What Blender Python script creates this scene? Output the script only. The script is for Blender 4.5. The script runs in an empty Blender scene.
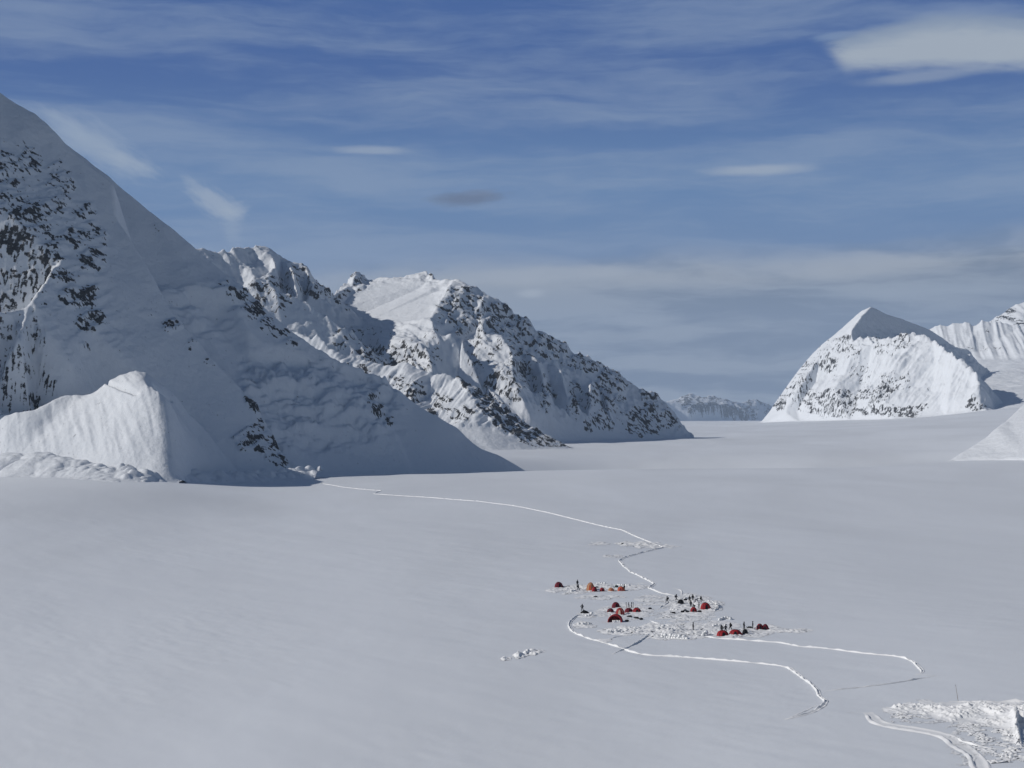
import bpy, bmesh, math, random
import numpy as np
from mathutils import Vector, Matrix
from mathutils.geometry import delaunay_2d_cdt

random.seed(7)
SC = bpy.context.scene
COL = SC.collection
F, HZ, H = 1480.0, 400.0, 60.0          # focal length in pixels, horizon row, eye height above the glacier
SUN_EL, SUN_AZ = math.radians(32), math.radians(-6)   # azimuth measured beyond due left
SUNDIR = Vector((-math.cos(SUN_EL)*math.cos(SUN_AZ), math.cos(SUN_EL)*math.sin(SUN_AZ), math.sin(SUN_EL)))

# ------------------------------------------------------------------ maths helpers
def P(px, py, D):
    return ((px-512)/F*D, D, H+(HZ-py)/F*D)

class Plane:
    def __init__(s, n, px, py, D):
        s.n = np.array(n, float); s.A = np.array(P(px, py, D))-np.array([0, 0, H])
    def __call__(s, px, py, off=0.0):
        r = np.array([(px-512)/F, 1, (HZ-py)/F])
        return P(px, py, float(s.n@s.A/(s.n@r))+off)

def _hash(ix, iy, seed):
    h = (ix.astype(np.int64)*374761393+iy.astype(np.int64)*668265263+seed*1274126177) & 0xffffffff
    h = ((h ^ (h >> 13))*1274126177) & 0xffffffff
    return ((h ^ (h >> 16)) & 0xffff)/65536.0

def perlin(x, y, seed=0):
    x = np.asarray(x, float); y = np.asarray(y, float)
    ix = np.floor(x); iy = np.floor(y); fx = x-ix; fy = y-iy
    u = fx*fx*fx*(fx*(fx*6-15)+10); v = fy*fy*fy*(fy*(fy*6-15)+10)
    def g(dx, dy):
        a = _hash(ix+dx, iy+dy, seed)*2*math.pi
        return np.cos(a)*(fx-dx)+np.sin(a)*(fy-dy)
    a = g(0, 0); b = g(1, 0); c = g(0, 1); d = g(1, 1)
    return 1.5*((a+(b-a)*u)*(1-v)+(c+(d-c)*u)*v)

def fbm(x, y, octv=5, seed=0, gain=.5):
    s = 0; a = 1; t = 0
    for k in range(octv):
        s = s+a*perlin(x*2**k, y*2**k, seed+k); t += a; a *= gain
    return s/t

def ridged(x, y, octv=4, seed=0, gain=.5):
    s = 0; a = 1; t = 0
    for k in range(octv):
        s = s+a*(1-2*np.abs(perlin(x*2**k, y*2**k, seed+k))); t += a; a *= gain
    return s/t

def sstep(a, b, x):
    t = np.clip((x-a)/(b-a), 0, 1); return t*t*(3-2*t)

def inpoly(px, py, poly):
    r = np.zeros(px.shape, bool); n = len(poly)
    for i in range(n):
        x0, y0 = poly[i]; x1, y1 = poly[(i+1) % n]
        if y0 == y1: continue
        c = ((y0 > py) != (y1 > py)) & (px < (x1-x0)*(py-y0)/(y1-y0)+x0)
        r ^= c
    return r

def blur(z, n):
    for _ in range(n):
        m = np.isfinite(z); zz = np.where(m, z, 0); w = m.astype(float)
        for ax in (0, 1):
            zz = zz*2+np.roll(zz, 1, ax)+np.roll(zz, -1, ax)
            w = w*2+np.roll(w, 1, ax)+np.roll(w, -1, ax)
        z = np.where(m, zz/np.maximum(w, 1e-6), np.nan)
    return z

# ------------------------------------------------------------------ object helpers
def tag(o, label=None, cat=None, group=None, kind=None):
    if label: o['label'] = label
    if cat: o['category'] = cat
    if group: o['group'] = group
    if kind: o['kind'] = kind
    return o

def mesh_from(name, co, quads, attrs=None, mat=None, smooth=True, tris=None):
    me = bpy.data.meshes.new(name)
    co = np.asarray(co, np.float32)
    quads = np.asarray(quads, np.int32).reshape(-1, 4)
    nq = len(quads)
    me.vertices.add(len(co)); me.vertices.foreach_set('co', co.ravel())
    me.loops.add(nq*4); me.loops.foreach_set('vertex_index', quads.ravel())
    me.polygons.add(nq)
    me.polygons.foreach_set('loop_start', np.arange(nq, dtype=np.int32)*4)
    me.polygons.foreach_set('use_smooth', np.full(nq, smooth))
    me.update(calc_edges=True)
    for k, v in (attrs or {}).items():
        a = me.attributes.new(k, 'FLOAT', 'POINT'); a.data.foreach_set('value', np.asarray(v, np.float32).ravel())
    if mat: me.materials.append(mat)
    o = bpy.data.objects.new(name, me); COL.objects.link(o)
    return o

def tin(points, edges):
    """points: list of (x,y,z); edges: polylines of indices -> triangles"""
    v2 = [Vector((p[0], p[1])) for p in points]
    es = []
    for pl in edges:
        es += [(a, b) for a, b in zip(pl[:-1], pl[1:])]
    vo, eo, fo, ov, oe, of = delaunay_2d_cdt(v2, es, [], 0, 1e-4)
    zs = []
    for v, src in zip(vo, ov):
        if src: zs.append(points[src[0]][2])
        else:
            # crossing of two creases: take the mean of the nearest points
            d = sorted(((p[0]-v.x)**2+(p[1]-v.y)**2, p[2]) for p in points)[:3]
            zs.append(sum(q[1] for q in d)/3)
    return [(v.x, v.y, z) for v, z in zip(vo, zs)], fo

def raster(tri_pts, faces, x0, y0, step, nx, ny):
    z = np.full((ny, nx), np.nan)
    for f in faces:
        for k in range(1, len(f)-1):
            a, b, c = (tri_pts[f[0]], tri_pts[f[k]], tri_pts[f[k+1]])
            det = (b[1]-c[1])*(a[0]-c[0])+(c[0]-b[0])*(a[1]-c[1])
            if abs(det) < 1e-9: continue
            xs = [a[0], b[0], c[0]]; ys = [a[1], b[1], c[1]]
            i0 = max(0, int((min(xs)-x0)/step)); i1 = min(nx-1, int((max(xs)-x0)/step)+1)
            j0 = max(0, int((min(ys)-y0)/step)); j1 = min(ny-1, int((max(ys)-y0)/step)+1)
            if i1 < i0 or j1 < j0: continue
            X, Y = np.meshgrid(x0+np.arange(i0, i1+1)*step, y0+np.arange(j0, j1+1)*step)
            l1 = ((b[1]-c[1])*(X-c[0])+(c[0]-b[0])*(Y-c[1]))/det
            l2 = ((c[1]-a[1])*(X-c[0])+(a[0]-c[0])*(Y-c[1]))/det
            l3 = 1-l1-l2
            m = (l1 >= -1e-6) & (l2 >= -1e-6) & (l3 >= -1e-6)
            sub = z[j0:j1+1, i0:i1+1]
            sub[m] = (l1*a[2]+l2*b[2]+l3*c[2])[m]
    return z

class Net:
    """a network of crests, gullies and foot lines; each line is a list of 3-D points"""
    def __init__(s): s.p = []; s.e = []; s.ix = {}
    def add(s, pt):
        k = (round(pt[0], 2), round(pt[1], 2))
        if k not in s.ix:
            s.ix[k] = len(s.p); s.p.append(pt)
        return s.ix[k]
    def line(s, pts):
        s.e.append([s.add(q) for q in pts]); return pts
    def loose(s, pts):
        for q in pts: s.add(q)
    def back(s, crest, run=1.0, zb=-40, dx=0.0):
        """the far side of a crest, down to below the ice"""
        s.line([(x+dx*(z-zb), y+run*(z-zb)+2, zb) for x, y, z in crest])
    def skirt(s, foot, d=25, dz=30):
        s.line([(x, y-d, z-dz) for x, y, z in foot])
    def build(s, step, blurn=2):
        tp, fc = tin(s.p, s.e)
        a = np.array(s.p)
        x0, y0 = a[:, 0].min(), a[:, 1].min()
        nx = int((a[:, 0].max()-x0)/step)+2; ny = int((a[:, 1].max()-y0)/step)+2
        z = raster(tp, fc, x0, y0, step, nx, ny)
        z = blur(z, blurn)
        X, Y = np.meshgrid(x0+np.arange(nx)*step, y0+np.arange(ny)*step)
        return X, Y, z

def grid_obj(name, X, Y, Z, attrs, mat, zmin=None, fan=None):
    ny, nx = Z.shape
    if fan:
        # drifts and avalanche fans: the slope runs out smoothly into the glacier
        with np.errstate(invalid='ignore'):
            h = Z-ground(X, Y); k = fan*(1+.5*fbm(X/60, Y/60, 3, 401))
            Z = np.where(h > -2.5*k, Z-h+.5*(h+np.sqrt(h*h+k*k))-.2*k, Z)
    ok = np.isfinite(Z)
    if zmin is not None: ok &= Z > zmin
    idx = -np.ones(ny*nx, int); m = ok.ravel(); idx[m] = np.arange(m.sum())
    I = np.arange(ny*nx).reshape(ny, nx)
    q = np.stack([I[:-1, :-1], I[:-1, 1:], I[1:, 1:], I[1:, :-1]], -1).reshape(-1, 4)
    q = q[m[q].all(1)]
    co = np.stack([X, Y, Z], -1).reshape(-1, 3)[m]
    return mesh_from(name, co, idx[q], {k: v.ravel()[m] for k, v in attrs.items()}, mat)

def proj(X, Y, Z):
    return 512+F*X/Y, HZ-F*(Z-H)/Y

# ------------------------------------------------------------------ materials
def nodes(name):
    m = bpy.data.materials.new(name); m.use_nodes = True
    nt = m.node_tree; nt.nodes.clear()
    out = nt.nodes.new('ShaderNodeOutputMaterial')
    b = nt.nodes.new('ShaderNodeBsdfPrincipled')
    nt.links.new(b.outputs[0], out.inputs[0])
    return m, nt, b
def N(nt, t, **kw):
    n = nt.nodes.new(t)
    for k, v in kw.items():
        if k.startswith('i_'):
            n.inputs[k[2:].replace('_', ' ')].default_value = v
        else: setattr(n, k, v)
    return n

def mountain_mat(name, rock_a, rock_b, scale=1.0, snow=(.77, .80, .84), bump=.5):
    m, nt, b = nodes(name); L = nt.links.new
    tc = N(nt, 'ShaderNodeTexCoord')
    at = N(nt, 'ShaderNodeAttribute', attribute_name='rock')
    n1 = N(nt, 'ShaderNodeTexNoise', i_Scale=.26/scale, i_Detail=8.0, i_Roughness=.74)
    L(tc.outputs['Object'], n1.inputs['Vector'])
    # rock shows where the attribute beats a fine noise
    ma = N(nt, 'ShaderNodeMath', operation='SUBTRACT'); L(n1.outputs['Fac'], ma.inputs[0]); ma.inputs[1].default_value = .5
    mb = N(nt, 'ShaderNodeMath', operation='MULTIPLY_ADD'); L(ma.outputs[0], mb.inputs[0]); mb.inputs[1].default_value = 3.0; L(at.outputs['Fac'], mb.inputs[2])
    rp = N(nt, 'ShaderNodeMapRange', i_From_Min=.42, i_From_Max=.58); L(mb.outputs[0], rp.inputs['Value'])
    n2 = N(nt, 'ShaderNodeTexNoise', i_Scale=.35/scale, i_Detail=4.0)
    L(tc.outputs['Object'], n2.inputs['Vector'])
    mr = N(nt, 'ShaderNodeMix', data_type='RGBA'); mr.inputs[6].default_value = (*rock_a, 1); mr.inputs[7].default_value = (*rock_b, 1)
    L(n2.outputs['Fac'], mr.inputs[0])
    mx = N(nt, 'ShaderNodeMix', data_type='RGBA'); mx.inputs[6].default_value = (*snow, 1); L(mr.outputs[2], mx.inputs[7]); L(rp.outputs[0], mx.inputs[0])
    L(mx.outputs[2], b.inputs['Base Color'])
    b.inputs['Roughness'].default_value = .75
    b.inputs['Specular IOR Level'].default_value = .15
    n3 = N(nt, 'ShaderNodeTexNoise', i_Scale=.12/scale, i_Detail=7.0, i_Roughness=.6)
    L(tc.outputs['Object'], n3.inputs['Vector'])
    bs = N(nt, 'ShaderNodeMath', operation='MULTIPLY_ADD'); L(rp.outputs[0], bs.inputs[0]); bs.inputs[1].default_value = 1.5; bs.inputs[2].default_value = .5
    hh = N(nt, 'ShaderNodeMath', operation='MULTIPLY'); L(n3.outputs['Fac'], hh.inputs[0]); L(bs.outputs[0], hh.inputs[1])
    bp = N(nt, 'ShaderNodeBump', i_Strength=bump, i_Distance=6.0*scale); L(hh.outputs[0], bp.inputs['Height'])
    L(bp.outputs[0], b.inputs['Normal'])
    return m

def snow_mat(name, col=(.77, .80, .84), sc=(.02, .25), bump=.4, dist=.7):
    m, nt, b = nodes(name); L = nt.links.new
    tc = N(nt, 'ShaderNodeTexCoord')
    mp = N(nt, 'ShaderNodeMapping'); mp.inputs['Rotation'].default_value = (0, 0, math.radians(35)); mp.inputs['Scale'].default_value = (1, .35, 1)
    L(tc.outputs['Object'], mp.inputs['Vector'])
    a = N(nt, 'ShaderNodeTexNoise', i_Scale=sc[0], i_Detail=5.0, i_Roughness=.5); L(mp.outputs[0], a.inputs['Vector'])
    c = N(nt, 'ShaderNodeTexNoise', i_Scale=sc[1], i_Detail=4.0, i_Roughness=.55); L(mp.outputs[0], c.inputs['Vector'])
    ad = N(nt, 'ShaderNodeMath', operation='MULTIPLY_ADD'); L(c.outputs['Fac'], ad.inputs[0]); ad.inputs[1].default_value = .12; L(a.outputs['Fac'], ad.inputs[2])
    bp = N(nt, 'ShaderNodeBump', i_Strength=bump, i_Distance=dist); L(ad.outputs[0], bp.inputs['Height'])
    L(bp.outputs[0], b.inputs['Normal'])
    # wind crust and softer fresh snow lie in broad drifting patches
    big = N(nt, 'ShaderNodeTexNoise', i_Scale=sc[0]*.42, i_Detail=4.0, i_Roughness=.55, i_Distortion=.6); L(mp.outputs[0], big.inputs['Vector'])
    bm_ = N(nt, 'ShaderNodeMapRange', i_From_Min=.34, i_From_Max=.68); L(big.outputs['Fac'], bm_.inputs['Value'])
    mx = N(nt, 'ShaderNodeMix', data_type='RGBA'); mx.inputs[6].default_value = tuple(v*.955 for v in col)+(1,); mx.inputs[7].default_value = tuple(min(.95, v*1.075) for v in col)+(1,)
    av = N(nt, 'ShaderNodeMath', operation='MULTIPLY_ADD'); L(a.outputs['Fac'], av.inputs[0]); av.inputs[1].default_value = .35; L(bm_.outputs[0], av.inputs[2])
    sv = N(nt, 'ShaderNodeMath', operation='SUBTRACT', use_clamp=True); L(av.outputs[0], sv.inputs[0]); sv.inputs[1].default_value = .17
    L(sv.outputs[0], mx.inputs[0]); L(mx.outputs[2], b.inputs['Base Color'])
    b.inputs['Roughness'].default_value = .7
    b.inputs['Specular IOR Level'].default_value = .2
    return m

M_NEAR = mountain_mat('snowy_dark_rock', (.020, .022, .026), (.075, .074, .072), 1.0)
M_MID = mountain_mat('snowy_grey_rock', (.024, .026, .03), (.085, .082, .078), 1.8)
M_FAR = mountain_mat('snowy_far_rock', (.025, .026, .03), (.08, .078, .075), 3.0)
M_SNOW = snow_mat('glacier_snow')

#@@GLACIER
# ------------------------------------------------------------------ the glacier: a thin-plate surface through surveyed points
GC = [P(px, py, D) for px, py, D in [
    (250, 479, 1120), (340, 478, 1150), (440, 477.3, 1160), (540, 476.6, 1165), (640, 476.6, 1170), (140, 480, 955), (0, 474, 1035), (-200, 474, 1200),
    (572, 449, 1900), (450, 446, 1900), (690, 438, 2440), (560, 440, 2200), (762, 422.5, 4300), (850, 420, 3850), (945, 416, 3500),
    (985, 410, 3400), (725, 424, 4400), (1000, 460, 1410), (1100, 461, 1280), (1024, 420, 2400), (720, 450, 1800), (700, 421.3, 7000), (800, 421, 7000), (400, 421, 7000), (1200, 412, 7000), (-200, 415, 7000), (700, 421, 14000), (400, 421, 14000), (1000, 420, 14000)]]
GC += [(x, y, z_*x/160) for x in (-160, 0, 160) for y, z_ in ((220, 10.), (330, 7.), (420, 2.5), (640, 0.), (860, 0.))]
GC += [(0, 1060, -1.5), (300, 640, 1.), (300, 900, 1.), (-330, 640, 3.), (-330, 880, 8), (0, 100, 4), (-200, 80, -8), (200, 80, 18), (400, 300, 16), (-500, 300, -12), (-3000, 300, 20), (3000, 300, 20), (0, -600, 10), (0, 24000, -250), (-9000, 20000, -200), (9000, 20000, -200)]
GC = np.array(GC)
def _tps(r2): return .5*r2*np.log(np.maximum(r2, 1e-9))
_gs = np.log1p(np.maximum(GC[:, 1]+700, 1)/400)*400
def _warp(x, y):
    k = np.log1p(np.maximum(np.asarray(y)+700, 1)/400)*400
    return np.asarray(x)/(1+np.maximum(np.asarray(y), 0)/900), k
_cx, _cy = _warp(GC[:, 0], GC[:, 1])
_n = len(GC)
_A = np.zeros((_n+3, _n+3))
_A[:_n, :_n] = _tps((_cx[:, None]-_cx)**2+(_cy[:, None]-_cy)**2)+np.eye(_n)*200
_A[:_n, _n] = 1; _A[:_n, _n+1] = _cx; _A[:_n, _n+2] = _cy; _A[_n:, :_n] = _A[:_n, _n:].T
_w = np.linalg.solve(_A, np.concatenate([GC[:, 2], np.zeros(3)]))
def ground0(x, y):
    x = np.asarray(x, float); y = np.asarray(y, float)
    sh = np.broadcast(x, y).shape
    a, b = _warp(np.broadcast_to(x, sh).ravel(), np.broadcast_to(y, sh).ravel())
    out = np.empty(a.size)
    for i in range(0, a.size, 60000):
        s = slice(i, i+60000)
        out[s] = _tps((a[s, None]-_cx)**2+(b[s, None]-_cy)**2)@_w[:_n]+_w[_n]+_w[_n+1]*a[s]+_w[_n+2]*b[s]
    z = out.reshape(sh)
    # trough along the foot of the shaded mountain, shaped to hide its cast shadow
    yc = 1245+265*sstep(-240, 150, x)
    return z-(13+8*sstep(-180, 120, x))*np.exp(-((y-yc)/(58+44*sstep(-200, 140, x)))**2)*sstep(-420, -250, x)*sstep(520, 130, x)
def ground(x, y):
    x = np.asarray(x, float); y = np.asarray(y, float)
    z = ground0(x, y)
    f = np.clip(y/700, .4, 6)
    z = z+.55*f*fbm(x/140+.4*y/140, y/210, 3, 11)+.22*fbm((x*.8+y*.6)/18, (y*.8-x*.6)/46, 4, 21)
    patch = np.clip(.5+1.3*fbm(x/70+3, y/110, 3, 22), 0, 1)*sstep(1100, 600, y)
    z = z+.11*patch*ridged((x*.75+y*.66)/3.4, (y*.75-x*.66)/14, 3, 23)
    return z
def gz(x, y): return float(ground(np.array([x]), np.array([y]))[0])
def on_ground(px, py):
    """the point of the glacier seen at a pixel"""
    D = 60*F/max(py-HZ, 4)
    for _ in range(12):
        x = (px-512)/F*D; z = gz(x, D); D = .5*D+.5*(H-z)*F/(py-HZ)
    return ((px-512)/F*D, D, gz((px-512)/F*D, D))

def make_glacier():
    t = np.concatenate([np.linspace(-6, -.62, 50)[:-1], np.linspace(-.62, .62, 620), np.linspace(.62, 6, 50)[1:]])
    d = np.concatenate([[-800, -500, -300, -200, -120, -60, 0, 40, 80, 120, 160], np.linspace(190, 760, 420), 760*np.exp(np.linspace(0, math.log(24000/760), 330))[1:]])
    T, D = np.meshgrid(t, d)
    X = T*np.maximum(np.abs(D), 260); Y = D+0*T
    Z = ground(X, Y)
    return tag(grid_obj('glacier', X, Y, Z, {}, M_SNOW), kind='structure')
make_glacier()

#@@MOUNTAINS
def outcrops(X, Y, Z, clusters, polys, seed, px=None, py=None, lx=14.):
    """how likely bare rock is at each spot: named outcrops with frayed outlines"""
    if px is None: px, py = proj(X, Y, Z)
    ja = 7*fbm(X/lx, Z/lx, 4, seed+50); jb = 6*fbm(X/lx+9, Z/lx+3, 4, seed+60)
    jx = px+ja; jy = py+jb
    d = np.zeros(X.shape)
    for cx, cy, rx, ry, dens in clusters:
        q = ((jx-cx)/rx)**2+((jy-cy)/ry)**2
        d = np.maximum(d, dens*(1-sstep(.3, 1.7, q)))
    for poly, dens in polys:
        d = np.maximum(d, dens*inpoly(px+.6*ja, py+.6*jb, poly))
    return d

def bare_rock(X, Y, Z, step, dens, seed, lx=14., lean=.6, amount=1.0):
    """rock shows through where the outcrop is steep and rough; ledges keep their snow"""
    gy, gx = np.gradient(np.where(np.isfinite(Z), Z, 0), step)
    sl = np.sqrt(gx*gx+gy*gy)
    u = (X+lean*Z)/lx; v = (Z-lean*X)/lx
    n = fbm(u*.8, v*2.0, 6, seed, .74)+.30*ridged(u*1.3, v*2.6, 5, seed+5, .75)
    m = (dens > .02) & np.isfinite(Z)
    out = np.zeros(X.shape)
    if m.sum() < 10: return out
    def rank(a):
        r = np.empty(a.size); r[np.argsort(a)] = np.linspace(0, 1, a.size); return r
    sc = rank(n[m])*.72+rank(sl[m])*.28
    sc = rank(sc)
    out[m] = np.clip(.5+(sc-(1-np.clip(dens[m]*amount, 0, .95)))*3.2, 0, .74)
    return out

# ---- near left mountain
def left_mountain():
    pl = Plane((.6, -.45, .66), 300, 481, 1180)
    n = Net()
    crest = n.line([pl(*q) for q in [(300, 483, 0), (290, 463), (272, 430), (258, 405), (235, 381), (213, 359), (195, 336), (180, 322), (165, 310), (140, 297), (122, 287), (117, 250, 2), (116, 215, -2), (113, 181, -6)]])
    sky = n.line([crest[-1]]+[pl(*q) for q in [(95, 166, -6), (72, 147, -6), (55, 134, -4), (35, 113, -2), (18, 102, 0), (0, 92, 0), (-40, 62, 5), (-100, 15, 10)]])
    foot = n.line([pl(300, 486, 0), pl(250, 480, -3), pl(200, 479, 15), pl(150, 480, 50), pl(100, 482, 75), pl(40, 485, 100), pl(-24, 483, 120)])
    n.loose([pl(200, 420, 6), pl(150, 380, 6), pl(90, 330, 8), pl(60, 260, 0), pl(200, 385, 4), pl(110, 420, 48), pl(150, 435, 36), pl(60, 400, 36), pl(70, 365, 12), pl(20, 340, 6), pl(30, 300, 2)])
    edge = n.line([sky[-1], pl(-108, 120, 10), pl(-75, 220, 8), pl(-30, 300, 5), pl(-20, 360, 22), pl(-18, 420, 85), pl(-24, 483, 120)])
    n.line([(x-30-.55*(z+40), y+40, -40) for x, y, z in edge])
    n.skirt(foot)
    n.back(crest, 1.0, -45, -.3)
    n.back(sky, .8, -45)
    X, Y, Z = n.build(1.1, 4)
    px, py = proj(X, Y, Z)
    clusters = [(30, 212, 22, 13, .8), (16, 238, 22, 11, .85), (45, 255, 18, 10, .75), (42, 232, 14, 8, .4), (75, 240, 26, 9, .6), (92, 262, 14, 10, .6), (60, 178, 14, 18, .5), (30, 160, 12, 14, .45), (8, 170, 12, 16, .55), (10, 200, 14, 14, .5),
                (80, 297, 20, 12, .75), (92, 322, 13, 12, .8), (60, 275, 18, 8, .55), (20, 275, 26, 9, .6), (6, 300, 12, 10, .6), (62, 205, 12, 10, .4), (85, 215, 12, 14, .4), (100, 240, 9, 14, .45),
                (172, 327, 10, 8, .75), (192, 345, 7, 6, .4), (150, 312, 10, 4, .3), (212, 360, 6, 5, .4), (85, 350, 5, 3, .6), (8, 372, 10, 6, .4), (4, 398, 8, 6, .45), (48, 388, 8, 6, .45), (30, 350, 6, 6, .3), (36, 408, 6, 5, .5)]
    polys = [([(244, 390), (256, 395), (262, 418), (275, 432), (290, 462), (286, 470), (272, 462), (258, 450), (240, 452), (233, 440), (248, 428), (258, 420), (247, 405)], .62)]
    polys.extend([([(0, 140), (22, 140), (50, 180), (78, 208), (100, 238), (108, 262), (95, 268), (60, 245), (85, 285), (104, 318), (94, 333), (60, 310), (30, 300), (10, 312), (0, 330)], .11), ([(0, 310), (40, 310), (52, 400), (0, 410)], .05)])
    dens = outcrops(X, Y, Z, clusters, polys, 3, px, py, 14)
    Z = Z+6*fbm(X/90, Z/90, 3, 5)*sstep(-5, 25, Z)
    # snow flutings below the skyline, broken ledges in the outcrops
    for c0, c1, ya, yb, a, w0 in ((40, .02, 326, 412, 9, 12), (12, .0, 310, 380, 8, 12), (28, -.12, 298, 345, 5, 8)):
        cx = c0+c1*(py-360)+4*fbm(py/14, py*0+c0, 3, 6)
        Z = Z+a*np.clip(.55+1.3*fbm(px/7, py/6, 3, 7+int(c0)), 0, 1.4)*np.clip(1-np.abs(px-cx)/w0, 0, 1)*sstep(ya, ya+14, py)*sstep(yb, yb-10, py)
    fl = sstep(0, 1, 1-np.abs(py-150-.62*px)/90)*sstep(130, 60, px)
    Z = Z+fl*1.6*ridged((X+.35*Z)/16, Z/160, 2, 8)
    Z = Z+sstep(.05, .5, dens)*(4.0*ridged((X+.8*Z)/26, (Z-.8*X)/17, 5, 31)-.5)
    Z = Z+2.4*sstep(118, 70, px-.35*(py-240))*sstep(128, 160, py-.6*px)*ridged((X+.6*Z)/19, (Z-.6*X)/13, 4, 79, .6)
    Z = Z+.5*fbm(X/9, Z/9, 3, 77)*sstep(0, 10, Z)
    rock = bare_rock(X, Y, Z, 1.1, dens*.85, 103, 11, -.75)
    return tag(grid_obj('mountain', X, Y, Z, {'rock': rock}, M_NEAR, -32, 4), 'nearest shaded snow mountain with dark rock outcrops at the left edge', 'mountain', kind='structure')
left_mountain()

def snow_lobe():
    """the sunlit hanging snow apron and its tumbled ice at the foot of the near mountain"""
    n = Net()
    top = n.line([P(*q) for q in [(-140, 425, 1180), (-60, 412, 1110), (0, 405, 1070), (28, 404, 1064), (36, 416, 1062), (46, 405, 1068), (62, 385, 1086), (80, 391, 1090), (96, 391, 1084), (105, 379, 1082), (116, 372, 1082), (130, 368, 1085), (146, 367, 1092), (160, 372, 1104), (174, 386, 1118), (188, 408, 1136), (208, 438, 1160), (232, 468, 1185)]])
    n.line([P(*q) for q in [(106, 390, 1062), (124, 381, 1056), (144, 378, 1046), (160, 384, 1038), (169, 396, 1034)]])
    n.line([P(*q) for q in [(60, 412, 1064), (107, 412, 1042), (132, 413, 1026), (152, 413, 1020), (170, 417, 1014), (184, 426, 1056), (196, 436, 1110)]])
    foot = n.line([P(*q) for q in [(-140, 476, 1150), (-60, 474, 1080), (0, 474, 1035), (60, 474, 1012), (100, 475, 990), (130, 477, 978), (158, 478, 970), (178, 479, 974), (208, 482, 1065), (250, 485, 1135)]])
    n.line([P(*q) for q in [(-60, 448, 1090), (0, 440, 1050), (60, 437, 1036), (105, 435, 1020), (132, 440, 1006), (156, 446, 1000), (174, 450, 998), (192, 456, 1048), (212, 464, 1098)]])
    n.line([P(36, 418, 1056), P(30, 445, 1044), P(20, 458, 1036)])
    n.skirt(foot, 12, 14); n.back(top, .6, -20)
    X, Y, Z = n.build(.8, 80)
    px, py = proj(X, Y, Z)
    g = ground(X, Y)
    hgt = Z-g
    ap = sstep(6, 22, hgt)
    Z = Z+ap*.9*ridged((X*.9+.4*Y)/7, (Y-.5*X)/60, 2, 4)+ap*1.0*fbm(X/25, Y/25, 3, 5)
    # the bergschrund under the brow
    cr = np.exp(-((py-(383+(px-107)*.36))/1.3)**2)*sstep(104, 110, px)*sstep(140, 134, px)
    Z = Z-cr*8
    cr2 = np.exp(-((py-(386+(px-153)*.78))/1.5)**2)*sstep(152, 156, px)*sstep(174, 168, px)
    Z = Z-cr2*4
    return tag(grid_obj('snow_slope', X, Y, Z, {'rock': np.zeros(X.shape)}, M_NEAR, -14), 'sunlit hanging snow apron with tumbled ice blocks at its foot, below the dark rocks', 'snow apron', kind='structure')
snow_lobe()

def tumbled_ice():
    """pillows and blocks of avalanche ice along the foot of the near mountain"""
    st = .8
    x = np.arange(-560, -150, st); y = np.arange(880, 1215, st)
    X, Y = np.meshgrid(x, y)
    g = ground(X, Y)
    fx = np.array([-560, -506, -418, -358, -309, -275, -248, -235, -225, -201, -170, -150]); fy = np.array([1200, 1150, 1080, 1035, 1012, 990, 976, 985, 1020, 1075, 1130, 1165])
    d = np.interp(X, fx, fy)-Y          # metres out from the foot
    h = np.zeros(X.shape)
    rnd = np.random.RandomState(5)
    def lumps(sz, seed, asp):
        u = X/sz+.25*perlin(X/sz, Y/sz, seed); v = Y/(sz*asp)+.25*perlin(X/sz+5, Y/sz, seed)
        best = np.full(X.shape, 9.); iu = np.floor(u); iv = np.floor(v)
        hh = np.zeros(X.shape)
        for du in (-1, 0, 1):
            for dv in (-1, 0, 1):
                cu = iu+du; cv = iv+dv
                ox = _hash(cu, cv, seed); oy = _hash(cu, cv, seed+3); r = _hash(cu, cv, seed+7)
                q = (u-cu-ox)**2+(v-cv-oy)**2
                hh = np.maximum(hh, r*np.sqrt(np.maximum(0, 1-q/(.18+.3*r))))
        return hh
    band = sstep(-14, -2, d)*sstep(60, 8, d+14*fbm(X/45, Y/45, 3, 51))
    fine = sstep(-330, -240, X)
    h = band*(4.2*lumps(19, 61, 1.5)*(1-.6*fine)+2.7*lumps(6.5, 62, 1.2)*(.25+fine)+1.6*fbm(X/20, Y/20, 4, 52))
    Z = g-.9+h+1.2*band+(13-8*fine)*sstep(48, -12, d)
    Z[(band < .02)] = np.nan
    return tag(grid_obj('tumbled_ice', X, Y, Z, {'rock': np.zeros(X.shape)}, M_NEAR), kind='stuff')
tumbled_ice()

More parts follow.
